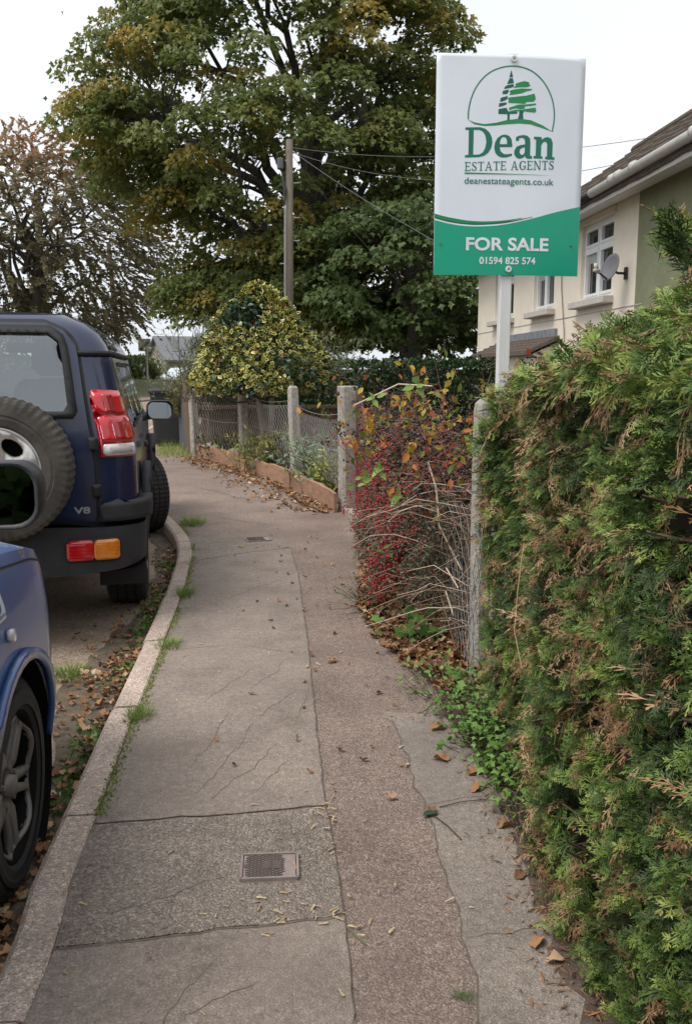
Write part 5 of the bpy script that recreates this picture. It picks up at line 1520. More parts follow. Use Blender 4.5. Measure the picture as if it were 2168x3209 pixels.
def env_syc(n):
    out = []
    # crown outline measured as left and right reach at each height, relative to the trunk foot
    zz = [2.2, 3.6, 5, 6.6, 9, 11.5, 14, 16.5, 19, 21]; le = [3.2, 5.2, 5.8, 5.8, 8.7, 9.3, 7.0, 5.2, 3.8, 1.8]; ri = [4.8, 5.6, 6.2, 6.6, 7.0, 6.8, 5.9, 5.0, 3.6, 1.5]
    while len(out) < n:
        z = rng.uniform(2.4, 20.5); a = rng.uniform(0, 2 * math.pi); f = rng.uniform(.30, 1.0) ** .55
        L = np.interp(z, zz, le); Rr = np.interp(z, zz, ri); c = (Rr - L) / 2; h = (Rr + L) / 2
        x = c + h * f * math.cos(a); y = h * .82 * f * math.sin(a)
        if y > 2 and rng.random() < .62: continue
        if z > 12.5 and rng.random() < .2 and x > -4: continue
        if 5.2 < z < 7.2 and x < -4 and rng.random() < .8: continue
        if vnoise(np.array([[x, y * .5, z * 1.25]]), .42, 14)[0] > .74: continue
        out.append((x, y, z))
    return np.array(out)
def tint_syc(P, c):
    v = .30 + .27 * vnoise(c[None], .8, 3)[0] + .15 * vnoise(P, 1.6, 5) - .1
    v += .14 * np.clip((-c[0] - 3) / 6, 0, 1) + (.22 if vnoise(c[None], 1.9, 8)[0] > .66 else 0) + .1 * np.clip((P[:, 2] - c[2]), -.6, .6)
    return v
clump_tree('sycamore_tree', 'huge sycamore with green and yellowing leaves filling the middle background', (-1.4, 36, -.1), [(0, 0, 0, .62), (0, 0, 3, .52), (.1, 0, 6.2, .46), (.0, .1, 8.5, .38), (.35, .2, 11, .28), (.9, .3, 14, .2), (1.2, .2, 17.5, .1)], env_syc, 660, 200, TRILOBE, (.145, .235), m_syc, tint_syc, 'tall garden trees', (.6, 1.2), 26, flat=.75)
def env_dk(n):
    P = rvec(n) * (rng.uniform(.35, 1, (n, 1)) ** .5) * np.array([4.2, 3.2, 2.6]) + np.array([0, 0, 4.6]); return P
clump_tree('lime_tree', 'lower dark green tree between the big sycamore and the cream house', (2.3, 31, -.1), [(0, 0, 0, .3), (0, 0, 2.2, .24), (.1, 0, 4.5, .14), (.1, 0, 6, .06)], env_dk, 100, 165, TRILOBE, (.15, .24), m_syc, lambda P, c: .1 + .2 * vnoise(P, 1.5, 2), 'tall garden trees', (.8, 1.3), 8)

def droop_tree(name, label, base, crown_c, rad, nspray, mat, tintf, seed=0):
    root = thing(name, label, 'tree', base, 0, 'tall garden trees')
    lim = MB(); fol = Fol()
    MB().tube([(0, 0, 0), (.1, 0, 3), (0, 0, 6), (.2, .1, 9.5)], [.55, .48, .38, .12], 12).build('trunk', m_bark, root, True)
    MB().tube([(0, 0, 3), (-1.2, -.4, 5.5), (-2.2, -.5, 8.5)], [.3, .24, .08], 8).build('trunk', m_bark, root, True)
    for k in range(34):
        e = np.array(crown_c) + rvec(1)[0] * np.array(rad) * rng.uniform(.6, .9); s0 = np.array((rng.uniform(-.8, .3), 0, rng.uniform(3, 8.5)))
        lim.tube(limb(s0, e, .1 * np.linalg.norm(e - s0), 8), list(np.linspace(.13, .02, 8)), 6, False)
    n = nspray; d = rvec(n); f = rng.uniform(.4, 1, (n, 1)) ** .45
    S0 = np.array(crown_c) + d * f * np.array(rad)
    keep = ~((vnoise(S0, .8, 21) > .66) & (rng.random(n) < .75)); S0 = S0[keep]; d = d[keep]; n = len(S0)
    dirv = unit(d * np.array([1, 1, .1]) + np.array([0.1, 0, -.1]) + rng.normal(size=(n, 3)) * .4)
    L = rng.uniform(.7, 1.5, n); up = np.clip((S0[:, 2] - crown_c[2]) / rad[2], -1, 1)
    m = 11; segs = []
    tt = np.linspace(.08, 1, m)
    P = S0[:, None] + dirv[:, None] * (L[:, None] * tt)[..., None]
    P[:, :, 2] -= ((.3 - .28 * up[:, None]) * L[:, None] * tt ** 1.7)
    ax = unit(np.gradient(P, axis=1))
    side = np.cross(ax, np.array([0, 0, 1.0]))
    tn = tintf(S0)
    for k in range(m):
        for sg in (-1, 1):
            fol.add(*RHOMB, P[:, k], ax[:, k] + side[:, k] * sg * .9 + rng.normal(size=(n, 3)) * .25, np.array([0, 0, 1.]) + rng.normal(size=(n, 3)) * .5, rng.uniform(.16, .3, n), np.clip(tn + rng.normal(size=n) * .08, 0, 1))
    V, F = wire([(P[i, 0], P[i, m // 2]) for i in range(n)] + [(P[i, m // 2], P[i, -1]) for i in range(n)], .008)
    lim.build('limbs', m_bark, root)
    Fol().raw(V, F, .3).build('twigs', m_twig, root)
    fol.build('crown', mat, root)
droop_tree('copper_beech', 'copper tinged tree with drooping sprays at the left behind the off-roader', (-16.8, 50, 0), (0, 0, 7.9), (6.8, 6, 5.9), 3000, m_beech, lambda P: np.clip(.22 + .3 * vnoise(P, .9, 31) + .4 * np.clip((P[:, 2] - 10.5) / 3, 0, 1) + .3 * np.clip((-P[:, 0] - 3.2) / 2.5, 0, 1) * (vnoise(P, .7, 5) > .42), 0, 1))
# a line of trees down the road behind the viewer, seen only in mirrors and paintwork
tl_ = Fol(); n = 11000; cx = rng.uniform(-19, 8, n); hh = 3.6 + 2.6 * vnoise(np.stack([cx, cx * 0, cx * 0], 1), .45, 8)
P = np.stack([cx, -24 + rng.normal(size=n) * 1.6, hh * rng.random(n) ** .8], 1)
tl_.add(*PENT, P, rvec(n) + np.array([0, 0, -.4]), rvec(n) + np.array([0, .5, .6]), rng.uniform(.4, .65, n), np.clip(.2 + .25 * vnoise(P, 1.2, 2) + rng.normal(size=n) * .06, 0, 1))
tag(tl_.build('tree_line', m_syc), 'distant line of dark trees reflected in the door mirror', 'trees', kind='stuff')

# ------------------------------------------------------------------ holly, shrubs, garden hedge
hl = thing('holly_tree', 'dome-shaped variegated holly with yellow-edged leaves behind the fence', 'holly tree', (-1.24, 12.9, .02))
mb = MB(); mb.tube([(.02, -.05, 0), (.05, -.05, .5), (-.04, 0, 1.2), (-.1, .1, 1.7)], [.055, .05, .045, .02], 9); mb.build('trunk', M('holly_bark', (.2, .16, .12), .9, (.27, .22, .17), 12), hl, True)
mb = MB(); mb.tube([(.1, 0, 0), (.16, 0, .6), (.18, .05, 1.2), (.3, .1, 1.8)], [.05, .042, .036, .02], 9); mb.build('trunk', bpy.data.materials['holly_bark'], hl, True)
fol = Fol(); lim = MB()
n = 9500; z = rng.uniform(0, 1, n) ** 1.15; a = rng.uniform(0, 2 * math.pi, n)
rr_ = np.interp(z, [0, .1, .3, .55, .8, .95, 1], [.86, 1.0, .95, .76, .47, .22, .05])
rr_ *= 1 + .22 * (vnoise(np.stack([np.cos(a) * 2, np.sin(a) * 2, z * 3], 1), 1.6, 4) - .5)
f = 1 - .42 * rng.random(n) ** 1.8
P = np.stack([np.cos(a) * rr_ * f * .98, np.sin(a) * rr_ * f * .9, 1.1 + z * 1.5 - .05 * f], 1)
outv = unit(P - np.array([0, 0, 1.3]))
tn = rng.uniform(0, .5, n) + .4 * (vnoise(P, 2.8, 6) > .62) * (rng.random(n) < .45)
keepd = vnoise(P, 3.4, 12) < .8
ax = unit(outv * .6 + rng.normal(size=(n, 3)) * .6 + np.array([0, 0, -.1])); nr = outv + rng.normal(size=(n, 3)) * .45 + np.array([0, 0, .4])
dk = (vnoise(P, 3.0, 9) > .68) | (rng.random(n) < .24)
pk = lambda m: (P[m], ax[m], nr[m], rng.uniform(.06, .095, m.sum()), np.clip(tn[m], 0, 1))
m1 = keepd & ~dk; m2 = keepd & dk
p_, a_, n_, s_, t_ = pk(m1); fol.add(*OVATE, p_, a_, n_, s_, t_, rim=RIM6, width=1.25)
p_, a_, n_, s_, t_ = pk(m2); fol.add(*OVATE, p_, a_, n_, s_, np.minimum(t_, .5), rim=RIM6 * .6, width=1.25)
fol.build('foliage', m_hollyl, hl, rim=True)
for k in range(26):
    i = rng.integers(n); lim.tube(limb((.05, 0, rng.uniform(.9, 1.4)), P[i] * .9, .05, 5), list(np.linspace(.022, .006, 5)), 5, False)
lim.build('branches', m_bark, hl)
m_berry = M('red_berry', (.42, .02, .012), .3, (.3, .012, .01), 60, coat=.4)
bi = rng.choice(np.where(f > .9)[0], 34); bp = np.repeat(P[bi], 5, 0) + rng.normal(size=(170, 3)) * .025
Fol().add(*ICO, bp, [0, 1, 0], [0, 0, 1], .011, .5).build('berries', m_berry, hl)['kind'] = 'stuff'

def shoots(root, origins, dirs, L, droop, leaf, nl, size, mat, tint, stem_mat=None, sr=.004, spread=.8, width=None, name='foliage', nrm=None):
    n = len(origins); t = np.linspace(.12, 1, nl); L = np.asarray(L)
    o0 = np.asarray(origins, float); d = unit(np.asarray(dirs, float))
    P = o0[:, None] + d[:, None] * (L[:, None] * t)[..., None]
    P[:, :, 2] -= np.asarray(droop).reshape(-1, 1) * L[:, None] * t ** 2
    ax = unit(np.gradient(P, axis=1)); fo = Fol()
    for k in range(nl):
        ph = rng.uniform(0, 2 * math.pi, n); r1 = unit(np.cross(ax[:, k], rvec(n)))
        fo.add(*leaf, P[:, k], ax[:, k] * (1 - spread * .5) + r1 * spread, ax[:, k] * .3 + np.array([0, 0, .8]) + rng.normal(size=(n, 3)) * .4, rng.uniform(*size, n), np.clip(tint + rng.normal(size=n) * .12, 0, 1), width=width)
    fo.build(name, mat, root)
    if stem_mat:
        q = nl // 2
        V, F = wire([(o0[i], P[i, q]) for i in range(n)] + [(P[i, q], P[i, -1]) for i in range(n)], sr)
        Fol().raw(V, F, .5).build('stems', stem_mat, root)['kind'] = 'stuff'
    return P

def upshoots(n, c, spread, h, lean=.35):
    o = np.array(c) + rng.normal(size=(n, 3)) * np.array([spread, spread, 0]); d = rng.normal(size=(n, 3)) * np.array([lean, lean, 0]) + np.array([0, 0, 1]); return o, d
w1 = thing('feathery_shrub', 'pale feathery willow-leaved shrub at the left flank of the holly', 'shrub', (-2.0, 13.7, 0))
o_, d_ = upshoots(110, (0, 0, .9), .33, 1, .34); shoots(w1, o_, d_, rng.uniform(.7, 1.65, 110), .18, LANCE, 26, (.07, .12), m_willow, .35, m_twig)
w2 = thing('feathery_shrub', 'pale feathery willow-leaved shrub behind the right flank of the holly', 'shrub', (-.62, 14.0, 0))
o_, d_ = upshoots(95, (0, 0, 1.0), .25, 1, .5); shoots(w2, o_, d_ + np.array([.25, 0, 0]), rng.uniform(.8, 1.65, 95), .3, LANCE, 26, (.07, .13), m_willow, .45, m_twig)
w3 = thing('bronze_shrub', 'pale bronze-green bushy shrub above the grey board fence', 'shrub', (-2.85, 15.9, 0))
o_, d_ = upshoots(130, (.08, 0, .55), .13, 1, .25); shoots(w3, o_, d_, rng.uniform(.35, 1.05, 130), .15, RHOMB, 18, (.05, .08), foliage('bronze_leaf', [(0, (.1, .09, .035)), (.5, (.2, .2, .08)), (1, (.34, .31, .16))]), .5, m_twig)

def boxhedge(name, label, x0, x1, y0, y1, z0, z1, n, size, mat, cat='hedge', leaf=RHOMB):
    root = thing(name, label, cat, ((x0 + x1) / 2, (y0 + y1) / 2, 0))
    cx, cy = (x0 + x1) / 2, (y0 + y1) / 2
    MB().box((0, 0, (z0 + z1) / 2 - .05), (x1 - x0 - .2, y1 - y0 - .2, z1 - z0 - .14)).build('inner_twigs', m_bark, root)
    q = rng.random(n); P = np.stack([rng.uniform(x0, x1, n) - cx, rng.uniform(y0, y1, n) - cy, rng.uniform(z0, z1, n)], 1); N_ = np.zeros((n, 3))
    fr = q < .55; P[fr, 1] = y0 - cy; N_[fr] = (0, -1, 0); tp_ = (q >= .55) & (q < .85); P[tp_, 2] = z1; N_[tp_] = (0, 0, 1)
    lf = (q >= .85) & (q < .93); P[lf, 0] = x0 - cx; N_[lf] = (-1, 0, 0); rt = q >= .93; P[rt, 0] = x1 - cx; N_[rt] = (1, 0, 0)
    P += N_ * (.12 * vnoise(P, 2.4, 3)[:, None] - .1 + rng.normal(size=(n, 1)) * .04)
    Fol().add(*leaf, P, N_ * .5 + rng.normal(size=(n, 3)) * .6 + np.array([0, 0, .2]), N_ + rng.normal(size=(n, 3)) * .6, rng.uniform(*size, n), np.clip(.15 + .6 * vnoise(P, 1.8, 7) + rng.normal(size=n) * .12, 0, 1)).build('foliage', mat, root)
    return root
boxhedge('garden_hedge', 'clipped green hedge across the back of the front garden', -2.6, 3.0, 17.2, 18.3, 0, 1.52, 15000, (.06, .11), m_yew)
boxhedge('roadside_hedge', 'leafy green hedge on the bank behind the road sign', -24, -13.0, 58.5, 60.5, .2, 2.1, 6000, (.2, .34), foliage('sunny_hedge_leaf', [(0, (.06, .09, .02)), (.6, (.13, .18, .04)), (1, (.22, .26, .07))]))
boxhedge('roadside_hedge', 'long hedge along the bank on the far side of the road', -11.4, -9.9, 6, 34, .4, 1.5, 9000, (.12, .2), m_yew)
wp = thing('fence_stake', 'pale wooden stake in the leafy bush right of the road sign', 'stake', (-12.55, 57.0, .1)); MB().bar((0, 0, 0), (.05, 0, 2.1), .2, .2).build('stake_timber', m_oldfence, wp)
bs2 = thing('roadside_bush', 'bright green bush beside the wooden stake and white car', 'bush', (-12.75, 57.6, 0))
o_, d_ = upshoots(120, (0, 0, .3), .3, 1, .25); shoots(bs2, o_, d_, rng.uniform(1.2, 2.4, 120), .2, RHOMB, 14, (.16, .26), bpy.data.materials['sunny_hedge_leaf'], .5, m_twig, .012)
# ------------------------------------------------------------------ near planting
GREEN = [(0, (.008, .013, .005)), (.25, (.03, .055, .013)), (.45, (.068, .118, .025)), (.6, (.155, .235, .048)), (.70, (.3, .36, .085)), (.74, (.17, .105, .05)), (.85, (.33, .185, .085)), (1, (.52, .35, .2))]
m_ley = foliage('cypress_spray', GREEN, rough=.5, trans=.12, spec=.3)
m_core = M('hedge_inner_wood', (.03, .022, .015), .95, (.05, .036, .025), 20)

def ley_template(seed, curl, nlat=11, sub=4):
    r = np.random.default_rng(seed); V = []; F = []
    def rh(p, d, L, w):
        d = d / np.linalg.norm(d); n = np.array([-d[1], d[0]])
        i = len(V); m_ = p + d * L * .55
        V.extend([p - n * w * .25, m_ + n * w * .5, p + d * L, m_ - n * w * .5]); F.extend([(i, i + 1, i + 2), (i, i + 2, i + 3)])
    for k in range(4): rh(np.array([0, k * .22]), np.array([r.normal() * .06, 1]), .33, .04)
    for k in range(nlat):
        t = .06 + .88 * k / (nlat - 1); sg = 1 if k % 2 else -1
        a = R(r.uniform(32, 50)) * sg; L = (.50 * (1 - .72 * t) + .06) * r.uniform(.75, 1.15)
        p = np.array([0, t]); d = np.array([math.sin(a), math.cos(a)])
        rh(p, d, L, .036)
        for j in range(sub):
            q = .2 + .7 * j / sub; s2 = 1 if j % 2 else -1; a2 = a + s2 * R(r.uniform(28, 45))
            rh(p + d * L * q, np.array([math.sin(a2), math.cos(a2)]), L * (.5 - .25 * q) * r.uniform(.8, 1.2) + .03, .034)
    V = np.array(V); z = -curl * V[:, 1] ** 2 - .25 * curl * np.abs(V[:, 0]) + r.normal(size=len(V)) * .012
    y = V[:, 1] * (1 - .25 * abs(curl) * V[:, 1])
    return np.stack([V[:, 0], y, z], 1), np.array(F)
LEY = [ley_template(k, c) for k, c in enumerate((.1, .3, .45, .2, .6, .35))]
LEYB = [ley_template(20 + k, c, 8, 3) for k, c in enumerate((.9, 1.2))]

hedge = thing('cypress_hedge', 'tall clipped cypress hedge with browning patches along the right of the path', 'hedge', (.9, 1.6, 0))
HO = np.array([.9, 1.6, 0])
ztop = lambda y: np.interp(y, [-2, 1.2, 2.2, 3.0, 3.4, 3.75, 3.95], [1.40, 1.40, 1.40, 1.35, 1.25, 1.12, .95])
def face_x(y, z): return .585 + .03 * np.sin(2.1 * y + 1.3 * z) + .025 * np.sin(5.3 * y - 3.1 * z) + .05 * np.clip((z - .9) / .5, 0, 1) ** 2 - .02 * np.clip(.4 - z, 0, 1) + .035 * np.clip((y - 3.5) / .45, 0, 1) ** 2
def put(n, P, out, size, brown=.2, spread=.5, bright=0.0):
    kind = rng.integers(0, len(LEY), n)
    nb = vnoise(P, 4.5, 17) * .5 + vnoise(P, 13, 18) * .5
    br = (nb > .56) & (rng.random(n) < brown * 1.9) | (rng.random(n) < brown * .3)
    ax = unit(out + rng.normal(size=(n, 3)) * spread)
    nr = unit(np.array([0, 0, 1.0]) + out * .35 + rng.normal(size=(n, 3)) * .65)
    tn = np.clip(.12 + .42 * vnoise(P, 4.2, 5) + rng.normal(size=n) * .1 + bright, 0, .70)
    tn = np.where(br, rng.uniform(.75, 1.0, n), tn)
    sz = rng.uniform(*size, n)
    for k in range(len(LEY)):
        m = (kind == k) & ~br
        hf.add(*LEY[k], P[m] - ax[m] * (sz[m] * .55)[:, None], ax[m], nr[m], sz[m], np.minimum(tn[m], .6), vt=np.clip(np.hypot(LEY[k][0][:, 0], LEY[k][0][:, 1]) - .45, -.35, .5) * .42)  # spray bases tinted darker as painted shade between sprays; new-growth tips lighter
    for k in range(2):
        m = (kind % 2 == k) & br
        hf.add(*LEYB[k], P[m] - ax[m] * (sz[m] * .4)[:, None], ax[m], nr[m], sz[m] * .8, tn[m])
hf = Fol()
def face_pts(n, y0, y1, depth):
    y = rng.uniform(y0, y1, n); z = rng.uniform(.02, 1, n) * ztop(y)
    x = face_x(y, z) + depth
    return np.stack([x, y, z], 1)
P = face_pts(7800, 1.2, 3.95, rng.uniform(-.01, .055, 7800)); P = P[vnoise(P, 8, 77) < .66][:6600]; put(len(P), P, np.array([-.85, -.25, .02]), (.042, .092), .3)
P = face_pts(1000, 1.2, 3.95, rng.uniform(.06, .1, 1000)); put(1000, P, np.array([-.9, -.1, .1]), (.08, .13), .24)
P = face_pts(220, -1.9, 1.15, .02 * np.ones(220)); put(220, P, np.array([-.9, 0, .1]), (.12, .2), .15)
n = 2100; x = .56 + 1.0 * rng.random(n) ** 1.3; y = rng.uniform(1.1, 3.9, n); z = ztop(y) + .55 * np.clip(x - .6, 0, .5) + rng.uniform(-.03, .04, n)
put(n, np.stack([x, y, z], 1), np.array([-.65, -.15, .3]), (.075, .145), .1, .45, .12)
n = 260; x = rng.uniform(.62, 1.4, n); z = rng.uniform(.05, 1.35, n); put(n, np.stack([x, np.full(n, 3.96), z], 1), np.array([-.3, .9, .2]), (.1, .18), .15)
n = 240; x = rng.uniform(.65, 1.55, n); y = rng.uniform(-1.9, 1.1, n); put(n, np.stack([x, y, ztop(y) + .3 * np.clip(x - .6, 0, .5)], 1), np.array([-.4, 0, .7]), (.12, .2), .05)
# taller untrimmed shoots at the back
stems = []
for k in range(9):
    b = np.array([rng.uniform(1.18, 1.7), rng.uniform(2.9, 3.7), rng.uniform(1.52, 1.7)]); b[0] = max(b[0], .39 * b[1] + .06)
    d = unit(np.array([[rng.uniform(-.5, .2), rng.uniform(-.3, .3), rng.uniform(.35, 1.0)]]))[0]; L = rng.uniform(.25, .5)
    pts = [b + d * L * t + np.array([-.1, 0, -.06]) * t * t for t in np.linspace(0, 1, 7)]; pts = [p + np.array([max(0, (.35 if k > 2 else .322) * p[1] - p[0]), 0, 0]) for p in pts]
    stems += [(pts[i], pts[i + 1]) for i in range(6)]
    q = np.array(pts[1:]); put(len(q), q, d + np.array([-.4, -.1, 0]), (.12, .2), .02, .5, .12)
    put(len(q), q, d + np.array([.2, -.3, -.1]), (.11, .18), .02, .6, .1)
    put(2, np.array(pts[-2:]), d, (.15, .22), 0, .15, .14)
hf.build('foliage', m_ley, hedge, origin=HO)
V, F = wire(stems, .004); Fol().raw(V - HO, F, .5).build('shoots', m_twig, hedge)['kind'] = 'stuff'
ys = np.linspace(-2, 3.82, 30); prof = []
mb = MB(); vs = []
for y in ys:
    zt_ = float(ztop(y)) - .1
    vs += [(float(face_x(y, z)) + .12 - .9, y - 1.6, z) for z in (0.0, .4, .8, zt_ - .1)] + [(.78 - .9, y - 1.6, zt_), (1.2 - .9, y - 1.6, zt_ + .2), (1.75 - .9, y - 1.6, zt_ + .22), (1.75 - .9, y - 1.6, 0)]
mb.add(vs, [(i * 8 + j, i * 8 + j + 1, i * 8 + 9 + j, i * 8 + 8 + j) for i in range(len(ys) - 1) for j in range(7)] + [tuple(range(8)), tuple((len(ys) - 1) * 8 + j for j in range(7, -1, -1))])
mb.build('inner_twigs', m_core, hedge)
seg_ = []
for k in range(240):
    y = rng.uniform(1.3, 3.85); z = rng.uniform(.1, float(ztop(y)) - .1); x = float(face_x(y, z)); a = np.array([x + .12, y, z]); seg_.append((a - HO, a - HO + np.array([-.12, rng.uniform(-.08, .08), rng.uniform(-.06, .1)])))
V, F = wire(seg_, .0035, 4); Fol().raw(V, F, .5).build('bare_twigs', m_twig, hedge)['kind'] = 'stuff'
MB().tube([Vector(p) - Vector(HO) for p in ((.56, 2.75, .86), (.535, 2.7, .72), (.52, 2.66, .6), (.535, 2.6, .5))], .0022, 4).build('dead_stalk', M('straw', (.42, .3, .16), .8), hedge)

# ---- cotoneaster over the near fence
def bx_(y): return .62 - .1234 * (y - 4.0)
m_cot = foliage('cotoneaster_leaf', [(0, (.045, .065, .032)), (.4, (.095, .105, .052)), (.62, (.13, .08, .05)), (.85, (.15, .04, .035)), (1, (.2, .028, .035))], trans=.1)
m_cotberry = foliage('cotoneaster_berry', [(0, (.2, .012, .02)), (.5, (.42, .012, .035)), (1, (.5, .03, .02))], rough=.3, trans=0, spec=.5)
m_cane = foliage('old_cane', [(0, (.18, .115, .08)), (.5, (.34, .245, .17)), (1, (.55, .46, .36))], rough=.8, trans=0)
cot = thing('cotoneaster', 'sprawling cotoneaster thick with red berries spilling over the near fence', 'shrub', (.3, 6.2, 0)); CO = np.array([.3, 6.2, 0])
n = 830
y0 = rng.uniform(4.45, 7.35, n); x0 = bx_(y0) + rng.uniform(-.05, .25, n); z0 = rng.uniform(.2, 1.05, n)
O = np.stack([x0, y0, z0], 1)
dr_ = np.stack([rng.uniform(-1, -.25, n), rng.uniform(-.75, .35, n), rng.uniform(-.15, .75, n)], 1)
L = rng.uniform(.2, .42, n); nl = 22; t = np.linspace(.05, 1, nl)
d = unit(dr_); Pp = O[:, None] + d[:, None] * (L[:, None] * t)[..., None]; Pp[:, :, 2] -= rng.uniform(.5, 1.3, (n, 1)) * L[:, None] * t ** 2
Pp[:, :, 2] = np.maximum(Pp[:, :, 2], .03)
lim_x = (.018 + .022 * np.clip((Pp[:, :, 2] - .25) / .3, 0, 1)) * Pp[:, :, 1] * (.35 + 1.3 * rng.random((n, 1)) ** .7); Pp[:, :, 0] = np.maximum(Pp[:, :, 0], lim_x)
ax = unit(np.gradient(Pp, axis=1)); fo = Fol()
st_t = .15 + .85 * np.clip(vnoise(O, 2.6, 4) * 1.5 - .25, 0, 1)
for k in range(nl):
    for sg in (-1, 1):
        side = unit(np.cross(ax[:, k], rvec(n) * .4 + np.array([0, 0, 1.]))) * sg
        fo.add(*RHOMB, Pp[:, k], side + ax[:, k] * .4 + rng.normal(size=(n, 3)) * .2, np.array([-.3, -.3, .8]) + rng.normal(size=(n, 3)) * .4, rng.uniform(.8, 1.25, n) * np.interp(y0, [4.4, 5.4, 7], [.019, .026, .031]), np.clip(st_t + rng.normal(size=n) * .2, 0, 1))
fo.build('foliage', m_cot, cot, origin=CO)
V, F = wire([(Pp[i, k], Pp[i, k + 7]) for i in range(n) for k in (0, 7, 14)], .0022); Fol().raw(V - CO, F, .3).build('stems', m_twig, cot)
bn_ = 3400; i = rng.integers(0, n, bn_); k = rng.integers(2, nl, bn_)
w = vnoise(O, 2.0, 6)[i]; low = np.clip((.75 - Pp[i, k, 2]) / .5, 0, 1); keep = rng.random(bn_) < np.clip((w - .32) * 1.6 + low * .35, .03, 1)
bp = Pp[i[keep], k[keep]] + rng.normal(size=(keep.sum(), 3)) * .011
# the bright trailing cluster low on the path side
q = rng.random(900); tx = np.stack([.30 - .12 * q + rng.normal(size=900) * .045, 5.25 - .2 * q + rng.normal(size=900) * .06, .66 - .55 * q + rng.normal(size=900) * .06], 1)
more = []
for cx, cy, cz, ln in ((.16, 5.7, .75, .35), (.22, 5.0, .85, .3), (.12, 6.3, .8, .4), (.34, 4.75, .62, .35), (.24, 5.4, 1.0, .3), (.10, 6.9, .7, .4), (.40, 4.7, .9, .2)):
    q = rng.random(110); more.append(np.stack([cx - .08 * q + rng.normal(size=110) * .05, cy - .1 * q + rng.normal(size=110) * .09, cz - ln * q + rng.normal(size=110) * .05], 1))
bp = np.concatenate([bp, tx] + more)
Fol().add(*ICO, bp, [0, 1, 0], [0, 0, 1], rng.uniform(.0045, .0072, len(bp)), rng.random(len(bp))).build('berries', m_cotberry, cot, origin=CO)['kind'] = 'stuff'
V, F = wire([(np.array([.42, 5.5, .85]) + rng.normal(size=3) * .06, tx[j]) for j in range(0, 900, 14)], .0016); Fol().raw(V - CO, F, .3).build('trailing_stems', m_twig, cot)

# ---- tall shrub with autumn leaves and black berries, and the tangle of old canes
m_dog = foliage('autumn_leaf', [(0, (.1, .18, .03)), (.25, (.2, .26, .04)), (.45, (.48, .34, .03)), (.65, (.5, .2, .03)), (.85, (.36, .09, .04)), (1, (.4, .14, .1))], trans=.3)
m_blackberry = M('black_berry', (.012, .008, .012), .35, (.02, .012, .016), 40)
dg = thing('berry_shrub', 'autumn shrub with yellow and orange leaves and black berry clusters above the canes', 'shrub', (.5, 5.6, 0)); DO = np.array([.5, 5.6, 0])
n = 135; y0 = rng.uniform(4.25, 6.9, n); O = np.stack([bx_(y0) + rng.uniform(-.1, .3, n), y0, rng.uniform(.3, .7, n)], 1)
d = unit(np.stack([rng.uniform(-.5, .35, n), rng.uniform(-.3, .3, n), rng.uniform(.6, 1.1, n)], 1)); L = rng.uniform(.55, 1.0, n) * np.interp(y0, [4.5, 5.2, 6.9], [.8, 1, .92])
tips = []; segs = []; rads = []; fo = Fol(); bf = []
for i in range(n):
    p = [O[i] + d[i] * L[i] * t + np.array([.05 * math.sin(4 * t + i), .04 * math.cos(3 * t + i), -.12 * L[i] * t * t]) for t in np.linspace(0, 1, 7)]
    for k in range(6): segs.append((p[k], p[k + 1])); rads.append(.0045 * (1 - .12 * k))
    for k in range(3, 7):
        if rng.random() < .8:
            e = p[k] + rng.normal(size=3) * np.array([.09, .09, .05]) + np.array([0, 0, .04]); segs.append((p[k], e)); rads.append(.002); tips.append(e)
            m = rng.integers(1, 4) if e[2] > .9 else 1
            for _ in range(m):
                fo.add(*OVATE, [e + rng.normal(size=3) * .03], rng.normal(size=(1, 3)) + np.array([-.2, -.3, -.7]), rng.normal(size=(1, 3)) * .5 + np.array([0, -.7, .5]), rng.uniform(.035, .07), np.clip(rng.beta(1.6, 1.8) + .25 * (vnoise(e[None], 3, 3)[0] - .5), 0, 1))
            if rng.random() < .6: bf += [e + np.array([0, 0, .03]) + rng.normal(size=3) * np.array([.022, .022, .014]) for _ in range(rng.integers(6, 13))]
V, F = wire(segs, np.array(rads), 4); Fol().raw(V - DO, F, .3 + .0 * len(V)).build('stems', M('red_brown_stem', (.13, .06, .04), .7, (.2, .11, .07), 30), dg)
fo.build('foliage', m_dog, dg, origin=DO)
Fol().add(*ICO, np.array(bf), [0, 1, 0], [0, 0, 1], rng.uniform(.006, .009, len(bf)), .5).build('berries', m_blackberry, dg, origin=DO)['kind'] = 'stuff'
for (c, lb) in (((.13, 5.35, .76), 'a'), ((.25, 4.75, .68), 'b'), ((.14, 5.3, .66), 'c')):
    pass
tg = thing('cane_tangle', 'tangle of bare pale canes arching between the shrub and the round-topped post', 'shrub', (.5, 4.6, 0)); TO = np.array([.5, 4.6, 0])
segs = []; rads = []; tints = []
for k in range(250):
    y = rng.uniform(4.05, 5.6); a = np.array([bx_(y) + rng.uniform(-.03, .3), y, rng.uniform(.1, .8)])
    dd = unit(np.array([[rng.uniform(-.9, .1), rng.uniform(-.6, .5), rng.uniform(.1, .8)]]))[0]; L_ = rng.uniform(.25, .65); r_ = rng.uniform(.0013, .0032)
    q = [a + dd * L_ * t + np.array([0, 0, -.5 * L_ * t * t]) + rng.normal(size=3) * .012 for t in np.linspace(0, 1, 6)]
    for j in range(5): segs.append((q[j], q[j + 1])); rads.append(r_ * (1 - .12 * j)); tints.append(rng.random() if j == 0 else tints[-1])
for k in range(55):
    y = rng.uniform(4.15, 5.6); a = np.array([bx_(y) + rng.uniform(-.06, .12), y, 0.0]); b_ = a + np.array([rng.uniform(-.12, .1), rng.uniform(-.15, .15), rng.uniform(.3, .75)])
    segs.append((a, b_)); rads.append(rng.uniform(.0015, .0035)); tints.append(rng.uniform(0, .35))
